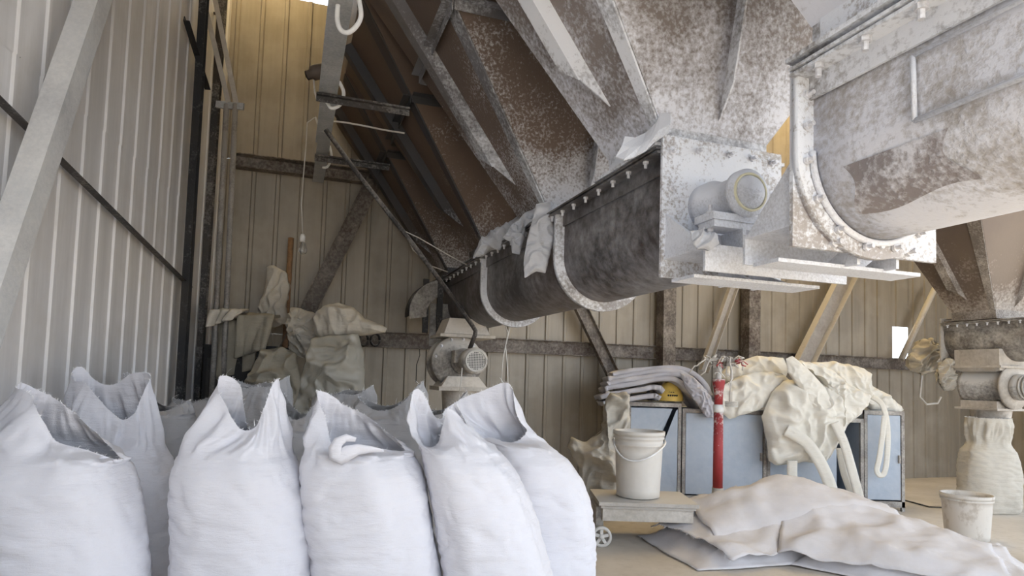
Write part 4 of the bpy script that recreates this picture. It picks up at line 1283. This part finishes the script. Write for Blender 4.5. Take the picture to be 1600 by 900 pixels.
# half-open front of the third cabinet: a door sheet on its left two thirds
a, c = at(1202, 700, CY), at(1306, 700, CY)
cab3 = [o for o in bpy.data.objects if o.name.startswith('blue_cabinet') and o.get('label', '').startswith('blue steel cabinet with an open')][0]
zt = at(1270, 652, CY).z
part('door', MB().box(((a.x + c.x) / 2, CY - 0.004, zt / 2 + 0.02), (c.x - a.x, 0.018, zt - 0.12)), mat['blue'], cab3)
part('dark_backing', MB().box(((at(1306, 700, CY).x + at(1344, 700, CY).x) / 2, CY + 0.44, zt / 2), (0.24, 0.01, zt - 0.1)), mat['void'], cab3)  # black sheet painting in the darkness behind the open front

# yellow perforated dome on the first cabinet
yl = thing('yellow_cover', at(1046, 626, CY + 0.1), 'yellow plastic dome with small holes peeping from under the lilac sheets', 'cover')
yc = at(1046, 626, CY + 0.12)
part('dome', MB().lathe(yc, ZV, [(0.125, 0), (0.12, 0.05), (0.09, 0.125), (0.05, 0.165), (0.0, 0.175)], 28), mat['yellow'], yl)
hm = MB()
for i, j in ((-2, 0), (-1, 0), (0, 0), (1, 0), (2, 0), (-1.5, 1), (-.5, 1), (.5, 1), (0, 2), (1.2, 1.2)):
    a = -math.pi / 2 + i * 0.16
    z = 0.05 + j * 0.025
    r = 0.119 - j * 0.016
    hm.lathe(yc + V((math.cos(a) * r, math.sin(a) * r, z)), V((math.cos(a), math.sin(a), 0.3)), [(0.0, 0.006), (0.0085, 0.006), (0.0085, -0.004)], 8, False)
part('vent_hole', hm, mat['void'], yl, kind='stuff')

# layered lilac sheets folded over the first two cabinets
def ribbon_sheet(path, Y0, Y1, th, seed, n=40, m=18, amp=0.012):
    """a sheet following path (px, py) left to right, from depth Y0 back to Y1"""
    P = [V((x, y, 0)) for x, y in path]
    def ev(t):
        f = t * (len(P) - 1); i = min(int(f), len(P) - 2); u = f - i
        a, b_, c_, d_ = P[max(i - 1, 0)], P[i], P[i + 1], P[min(i + 2, len(P) - 1)]
        return 0.5 * ((2 * b_) + (c_ - a) * u + (2 * a - 5 * b_ + 4 * c_ - d_) * u * u + (3 * b_ - a - 3 * c_ + d_) * u ** 3)
    rows = []
    for i in range(n + 1):
        p = ev(i / n)
        row = []
        front = at(p.x, p.y, Y0)
        for j in range(m + 1):
            g = j / m
            q = V((front.x, Y0 + (Y1 - Y0) * g, front.z - 0.01 * g))
            q.x += 0.02 * nz((i * .1, g * 2, seed), 1.5, seed)
            q.z += amp * ridge((i * 0.06, g * 2.5, seed), 1.3, seed) - amp * 0.6
            q.y += 0.02 * nz((i * .15, g, seed), 2.0, seed + 2)
            row.append(q)
        rows.append(row)
    return MB().grid(rows)
LS = [([(942, 628), (958, 624), (985, 620), (1010, 616), (1024, 615), (1030, 616), (1034, 620)], 'lowest'),
      ([(938, 618), (955, 613), (985, 608), (1012, 603), (1026, 601), (1034, 603), (1040, 610)], 'second'),
      ([(944, 606), (960, 600), (1000, 594), (1040, 588), (1062, 592), (1088, 618), (1112, 648)], 'third'),
      ([(947, 597), (965, 592), (1005, 586), (1042, 581), (1068, 586), (1096, 612), (1117, 640)], 'fourth'),
      ([(950, 589), (968, 584), (1005, 579), (1042, 575), (1072, 580), (1100, 604), (1118, 630)], 'fifth'),
      ([(957, 582), (975, 577), (1008, 574), (1044, 571), (1076, 575), (1104, 597), (1118, 622)], 'topmost')]
for k, (path, nm) in enumerate(LS):
    o = single('folded_sheet', ribbon_sheet(path, CY - 0.09 + 0.015 * k, CY + 0.36, 0.012, 60 + k), mat['lilac'], at(1000, path[2][1], CY),
               '%s of the six pale lilac sheets folded over the blue cabinets' % nm, 'sheet', 'folded lilac sheets')
    thicken(o, 0.042, -1)
soft('folded_sheet', [(1062, 582), (1082, 588), (1104, 610), (1120, 640), (1120, 655), (1104, 652), (1088, 630), (1070, 604)], CY - 0.12, 0.03, 0.02, 66, 'lilac',
     'pale lilac sheet end hanging down the front beside the red post', 'sheet', 0.02, 12)
soft('hanging_cloth', [(946, 610), (985, 616), (982, 650), (980, 690), (966, 672), (955, 645), (946, 628)], CY - 0.05, 0.03, 0.05, 67, 'cream',
     'cream cloth flap hanging at the left corner of the first blue cabinet', 'cloth', 0.03, 9)

# ================================================================== draped bulk bag with lifting straps
bb = thing('bulk_bag', at(1260, 660, 5.7), 'ivory bulk bag slumped over the blue cabinets with its lifting straps hanging', 'bulk bag')
def bpart(name, outline, Y, tf, tb, seed, amp, fs, m='ivory', **kw):
    return part(name, puffy(outline, Y, tf, tb, seed, amp, fs, **kw), mat[m], bb)
bpart('bag_body', [(1190, 650), (1206, 612), (1224, 596), (1250, 590), (1290, 600), (1330, 610), (1352, 622), (1346, 645), (1325, 662), (1310, 690), (1298, 712), (1284, 724), (1258, 722), (1234, 724), (1210, 726), (1200, 720), (1198, 690)], 5.68, 0.15, 0.14, 71, 0.045, 6)
bpart('side_panel', [(1120, 640), (1118, 610), (1140, 596), (1180, 580), (1220, 582), (1238, 598), (1232, 612), (1205, 632), (1170, 646), (1140, 654)], 5.74, 0.06, 0.25, 72, 0.035, 7)
bpart('top_panel', [(1122, 590), (1140, 570), (1180, 556), (1224, 558), (1232, 578), (1225, 596), (1190, 612), (1150, 606)], 5.95, 0.10, 0.2, 73, 0.03, 6)
bpart('folded_edge', [(1228, 560), (1238, 556), (1262, 576), (1290, 606), (1308, 648), (1304, 664), (1290, 668), (1272, 640), (1248, 606), (1230, 580)], 5.56, 0.035, 0.05, 74, 0.012, 9)
bpart('side_panel', [(1238, 562), (1262, 566), (1300, 578), (1330, 604), (1362, 618), (1356, 634), (1336, 652), (1318, 668), (1310, 640), (1290, 600)], 5.62, 0.06, 0.10, 75, 0.03, 9)
bpart('back_panel', [(1258, 568), (1300, 564), (1338, 572), (1360, 582), (1362, 602), (1390, 620), (1412, 640), (1400, 648), (1360, 640), (1320, 610), (1280, 590)], 5.98, 0.10, 0.16, 76, 0.03, 7)
def strap(path, Y, w, lab=None):
    P = [at(x, y, Y + d) for x, y, d in path]
    q = []
    for i in range(len(P) - 1):
        a, b_, c_, d_ = P[max(i - 1, 0)], P[i], P[i + 1], P[min(i + 2, len(P) - 1)]
        for k in range(8):
            t = k / 8
            q.append(0.5 * ((2 * b_) + (c_ - a) * t + (2 * a - 5 * b_ + 4 * c_ - d_) * t * t + (3 * b_ - a - 3 * c_ + d_) * t ** 3))
    q.append(P[-1])
    rows = []
    for i, p in enumerate(q):
        d = (q[min(i + 1, len(q) - 1)] - q[max(i - 1, 0)]).normalized()
        s = d.cross(V((0.15, 1, 0))).normalized()
        rows.append([p - s * w / 2, p - s * w / 6 + V((0, -.0006, 0)), p + s * w / 6 + V((0, -.0006, 0)), p + s * w / 2])
    o = part('strap', MB().grid(rows), mat['ivory'], bb)
    thicken(o, 0.006)
    return o
strap([(1228, 672, 0), (1258, 690, -.02), (1280, 720, -.03), (1296, 755, -.03), (1306, 790, -.02)], 5.52, 0.10)
strap([(1238, 720, 0), (1238, 745, 0), (1244, 770, 0), (1252, 790, 0)], 5.60, 0.085)
strap([(1304, 660, 0), (1318, 690, -.02), (1330, 730, -.02), (1344, 782, -.02)], 5.50, 0.075)
strap([(1312, 700, 0), (1318, 735, 0), (1328, 765, 0), (1336, 790, 0)], 5.58, 0.06)
strap([(1362, 620, .05), (1378, 632, 0), (1386, 660, 0), (1387, 700, 0), (1383, 735, 0), (1376, 743, 0), (1370, 735, 0), (1374, 715, 0), (1379, 680, 0), (1382, 650, 0)], 5.70, 0.045)

# ================================================================== red post with wired head
RP = 5.30
rp = thing('red_post', V((at(1122, 700, RP).x, RP, 0)), 'chipped red tubular post with a tangle of wires on its head', 'post')
rx = at(1122, 700, RP).x
zz = lambda py: at(1122, py, RP).z
def rlathe(name, prof, m):
    return part(name, MB().lathe((rx, RP, 0), ZV, prof, 24), m, rp)
rlathe('tube', [(0.0, zz(765)), (0.040, zz(765)), (0.038, zz(640)), (0.0, zz(640))], mat['red'])
rlathe('foot', [(0.0, 0.0), (0.07, 0.0), (0.07, 0.02), (0.045, 0.03), (0.045, zz(762)), (0.0, zz(762))], mat['dusty'])
rlathe('collar', [(0.0, zz(644)), (0.042, zz(644)), (0.042, zz(632)), (0.0, zz(632))], mat['white_pl'])
rlathe('neck', [(0.0, zz(634)), (0.034, zz(634)), (0.036, zz(612)), (0.05, zz(598)), (0.05, zz(592)), (0.0, zz(592))], mat['red'])
rlathe('upper_rod', [(0.0, zz(594)), (0.022, zz(594)), (0.022, zz(563)), (0.0, zz(563))], mat['white_pl'])
hd = MB()
hd.box((rx, RP, zz(562)), (0.26, 0.05, 0.025)).box((rx + 0.09, RP, zz(566)), (0.07, 0.07, 0.06)).box((rx - 0.03, RP, zz(570)), (0.05, 0.05, 0.05))
part('head_bar', hd, mat['machine'], rp)
rnd = random.Random(5)
wr = MB()
for k in range(16):
    x0 = rx + rnd.uniform(-0.14, 0.16)
    p = [V((x0, RP + rnd.uniform(-.06, .03), zz(560 + rnd.uniform(-4, 6))))]
    for j in range(4):
        p.append(p[-1] + V((rnd.uniform(-.05, .05), rnd.uniform(-.03, .02), rnd.uniform(-.07, .03))))
    wr.tube(p, 0.006, 5)
part('wires', wr, mat['wire'], rp, kind='stuff')
wr = MB()
for k in range(6):
    x0 = rx + rnd.uniform(-0.1, 0.16)
    p = [V((x0, RP - 0.04, zz(564 + rnd.uniform(-4, 4))))]
    for j in range(3):
        p.append(p[-1] + V((rnd.uniform(-.05, .05), rnd.uniform(-.03, .02), rnd.uniform(-.05, .03))))
    wr.tube(p, 0.007, 5)
part('red_wires', wr, mat['red'], rp, kind='stuff')
wk = MB().tube([V((rx + 0.09, RP - 0.03, zz(568))), V((rx + 0.085, RP - 0.04, zz(600))), V((rx + 0.08, RP - 0.04, zz(628)))], 0.005, 6)
for k in range(4):
    wk.tube([V((rx + 0.09 + 0.05 * math.cos(a), RP - 0.05 + 0.03 * math.sin(a), zz(634) + k * 0.012)) for a in (2 * math.pi * j / 14 for j in range(15))], 0.005, 5)
part('coiled_cord', wk, mat['wire'], rp)

# ================================================================== platform scale and pails
SY = 4.55
ps = thing('platform_scale', V((at(1000, 800, SY).x, SY, 0)), 'low dusty platform scale on spoked wheels carrying a white pail', 'scale')
xl, xr = at(928, 800, SY).x, at(1076, 800, SY).x
pz = at(1000, 785, SY - 0.22).z
part('platform', MB().box(((xl + xr) / 2, SY, pz - 0.012), (xr - xl, 0.50, 0.024)).box(((xl + xr) / 2, SY, pz - 0.034), (xr - xl - 0.03, 0.47, 0.02)), mat['dusty'], ps)
part('frame', MB().box(((xl + xr) / 2, SY, pz - 0.085), (xr - xl - 0.06, 0.44, 0.085)), mat['machine_r'], ps)
def wheel(x, y, r):
    c = V((x, y, r))
    w = MB().lathe(c + V((0, 0.02, 0)), V((0, -1, 0)), [(r * 0.72, 0), (r, 0.0), (r, 0.04), (r * 0.72, 0.04), (r * 0.72, 0)], 28)
    o = part('wheel', w, mat['wheel'], ps)
    s = MB().lathe(c + V((0, 0.018, 0)), V((0, -1, 0)), [(0, 0), (r * 0.25, 0), (r * 0.25, 0.042), (0, 0.042)], 16)
    for k in range(5):
        a = 2 * math.pi * k / 5 + 0.3
        s.bar(c, c + V((math.cos(a) * r * 0.76, 0, math.sin(a) * r * 0.76)), 0.03 * r / 0.065, 0.02, V((0, 1, 0)))
    part('spokes', s, mat['wheel'], o)
for x in (xl + 0.02, xr - 0.03):
    wheel(x, SY - 0.24, 0.068)
    wheel(x, SY + 0.24, 0.068)
for x in (xl + 0.02, xr - 0.03):
    part('axle', MB().tube([V((x, SY - 0.22, 0.068)), V((x, SY + 0.22, 0.068))], 0.012, 8).bar(V((x, SY, 0.07)), V((x, SY, pz - 0.05)), 0.05, 0.3, V((1, 0, 0))), mat['machine'], ps)
def pail(c, r0, r1, h, lab, m, ribs, handle=True):
    t = thing('plastic_pail', c, lab, 'pail')
    pr_ = [(0.0, 0.004), (r0 * 0.9, 0.004), (r0, 0.01)]
    for i in range(1, 9):
        f = i / 8
        pr_.append((r0 + (r1 - r0) * f * 0.94, 0.01 + (h - 0.05) * f))
    for z0 in ribs:
        zc = h * z0
        rr = r0 + (r1 - r0) * z0
        pr_ = [q for q in pr_ if abs(q[1] - zc) > 0.012] + [(rr, zc - 0.01), (rr + 0.008, zc - 0.006), (rr + 0.008, zc + 0.006), (rr, zc + 0.01)]
    pr_.sort(key=lambda q: q[1])
    pr_ = pr_[:]
    pr_ += [(r1 * 0.99, h - 0.03), (r1 * 1.05, h - 0.03), (r1 * 1.06, h), (r1 * 0.97, h), (r1 * 0.95, h - 0.03), (r0 * 0.94, 0.02), (0, 0.02)]
    part('body', MB().lathe(c, ZV, pr_, 40), m, t)
    if handle:
        hp = []
        for k in range(17):
            a = math.pi * k / 16
            hp.append(V(c) + V((-(r1 + 0.012) * math.cos(a), -(r1 + 0.03) * math.sin(a), h * 0.86 - h * 0.40 * math.sin(a) * (0.6 + 0.4 * math.cos(a)))))
        part('handle', MB().tube(hp, 0.006, 6), mat['white_pl'], t)
    return t
bx = at(996, 790, SY)
pail(V((bx.x, SY - 0.01, pz)), 0.148, 0.170, 0.46, 'tall white plastic pail with a wire handle standing on the platform scale', mat['bucket'], (0.90, 0.80))
b2 = on_plane(1511, 842, ZV, 0.0)
pail(V((b2.x, b2.y, 0)), 0.140, 0.163, 0.335, 'smeared off-white pail standing on the bare floor at the right', mat['pail2'], (0.88,), False)

# ================================================================== pile of flat empty sacks
def gauss(x, y, cx, cy, sx_, sy_):
    return math.exp(-((x - cx) / sx_) ** 2 - ((y - cy) / sy_) ** 2)
PX, PY = at(1270, 840, 4.3).x, 4.30
def pile_h(x, y):
    return 0.30 * gauss(x, y, PX - 0.10, PY + 0.30, 0.62, 0.36) + 0.14 * gauss(x, y, PX + 0.45, PY - 0.15, 0.60, 0.45) + 0.05 * gauss(x, y, PX - 0.6, PY + 0.1, 0.4, 0.4)
def flat_sack(cx, cy, rot, w, l, lift, seed, lab, m='flat', curl=0.0):
    ca_, sa_ = math.cos(rot), math.sin(rot)
    n1, n2 = 44, 30
    rows = []
    for i in range(n1 + 1):
        row = []
        for j in range(n2 + 1):
            a, b_ = (i / n1 - 0.5) * l, (j / n2 - 0.5) * w
            b_ += 0.02 * nz((a * 3, seed, 0), 1.4, seed)
            a2 = a + 0.02 * nz((b_ * 4, seed, 1), 1.4, seed + 2)
            x, y = cx + a2 * ca_ - b_ * sa_, cy + a2 * sa_ + b_ * ca_
            z = pile_h(x, y) + lift + 0.045 * max(0, ridge((x, y * 1.6, 0), 2.2, 81) - 0.1) + 0.016 * ridge((x * 1.2, y, 0), 5.0, 3) + 0.009 * ridge((x * 0.6, y * 2, 0), 9.0, 3) + 0.004 * nz((x, y, 0), 6.0, seed)
            e = abs(j / n2 - 0.5) * 2
            z -= lift * 0.75 * smooth((e - 0.72) / 0.28) * (1 if lift > 0.05 else 0.4)
            e2 = max(e, abs(i / n1 - 0.5) * 2)
            if lift < 0.04:
                z *= 1 - 0.88 * smooth((e2 - 0.62) / 0.38)
            z += curl * smooth((i / n1 - 0.8) / 0.2)
            row.append(V((x, y, max(0.006, z))))
        rows.append(row)
    mb = MB().grid(rows)
    c = V((cx, cy, 0))
    t = thing('empty_sack', c, lab, 'sack', 'flat empty sacks in the pile')
    o = part('woven_cloth', mb, mat[m], t)
    thicken(o, 0.006, 1)
    rnd = random.Random(seed)
    fr = MB()
    for row in (rows[0], rows[-1]):
        d0 = (rows[0][0] - rows[1][0]).normalized() if row is rows[0] else (rows[-1][0] - rows[-2][0]).normalized()
        for k in range(70):
            j = rnd.randrange(n2)
            p = row[j].lerp(row[j + 1], rnd.random()) + ZV * 0.006
            d = (d0 + V((rnd.uniform(-.6, .6), rnd.uniform(-.6, .6), rnd.uniform(-.3, .4)))).normalized() * rnd.uniform(0.012, 0.04)
            s = V((0.0016, 0.0016, 0))
            e = p + d; e.z = max(0.004, e.z - 0.01)
            fr.add([p - s, p + s, e], [(0, 1, 2)])
    part('frayed_edge', fr, mat['thread'], t, kind='stuff')
    return t
FS = [(PX + 0.62, PY - 0.30, -0.42, 0.75, 1.15, 0.008, 'flat sack second from the bottom in the right-hand fan of the pile'), (PX + 0.48, PY - 0.26, -0.52, 0.72, 1.18, 0.022, 'flat sack fourth from the bottom in the right-hand fan of the pile'),
      (PX + 0.60, PY - 0.18, -0.28, 0.72, 1.12, 0.036, 'flat sack sixth from the bottom in the right-hand fan of the pile'), (PX + 0.42, PY - 0.24, -0.42, 0.70, 1.14, 0.050, 'flat sack just below the topmost in the right-hand fan of the pile'),
      (PX + 0.55, PY - 0.20, -0.35, 0.80, 1.25, 0.004, 'bottom sack of the flat pile spreading right towards the floor pail'),
      (PX + 0.40, PY - 0.35, -0.60, 0.75, 1.20, 0.016, 'flat sack fanned towards the viewer at the lower right of the pile'),
      (PX + 0.50, PY - 0.10, -0.22, 0.75, 1.20, 0.030, 'flat sack in the right fan of the pile with a frayed right end'),
      (PX + 0.30, PY - 0.28, -0.48, 0.70, 1.15, 0.064, 'topmost flat sack of the right-hand fan'),
      (PX - 0.40, PY + 0.05, 0.25, 0.80, 1.25, 0.020, 'flat sack under the left lobe of the pile reaching its frayed left tip'),
      (PX - 0.10, PY + 0.40, 0.05, 0.75, 1.30, 0.040, 'flat sack along the far side of the pile before the cabinets'),
      (PX - 0.32, PY + 0.12, 0.42, 0.78, 1.20, 0.056, 'upper flat sack twisted across the left lobe of the pile'),
      (PX - 0.12, PY + 0.25, 0.12, 0.80, 1.28, 0.078, 'topmost flat sack crowning the pile, smooth and pale')]
for k, (cx, cy, rot, w, l, lift, lab) in enumerate(FS):
    flat_sack(cx, cy, rot, w, l, lift, 80 + k, lab, 'flat')
soft('loose_film', [(1070, 800), (1090, 782), (1130, 770), (1150, 757), (1162, 772), (1185, 775), (1150, 800), (1100, 815), (1075, 815)], 4.75, 0.03, 0.05, 90, 'flat',
     'thin greyish sack corner sticking up behind the left of the pile', 'sack', 0.02, 9)

# bundles hung on the girt near the right-hand line
soft('cloth_bundle', [(1426, 545), (1440, 530), (1456, 527), (1470, 540), (1474, 562), (1460, 580), (1440, 586), (1422, 578), (1420, 560)], 6.9, 0.10, 0.12, 95, 'cream',
     'cream cloth bundle stuffed behind the leaning pole on the girt', 'bundle', 0.07, 9)
soft('strap_bundle', [(1466, 572), (1478, 560), (1490, 560), (1492, 585), (1488, 610), (1476, 612), (1466, 596)], 6.35, 0.06, 0.06, 96, 'cream',
     'tied bunch of cream straps hanging by the right-hand valve', 'bundle', 0.04, 16)
single('cable', MB().tube([at(1440, 585, 7.0), at(1437, 620, 7.0), at(1448, 632, 7.0), at(1465, 630, 7.0), at(1470, 620, 7.0)], 0.012, 8), mat['wire'], at(1440, 640, 7.0), 'grey cable looping below the cream bundle on the back wall', 'cable')
single('cable', MB().tube([on_plane(1392, 776, ZV, 0.008), on_plane(1430, 786, ZV, 0.008), on_plane(1452, 792, ZV, 0.008), on_plane(1476, 793, ZV, 0.008)], 0.007, 6), mat['dwire'], on_plane(1430, 786, ZV, 0), 'thin dark cable lying on the floor left of the smeared pail', 'cable')
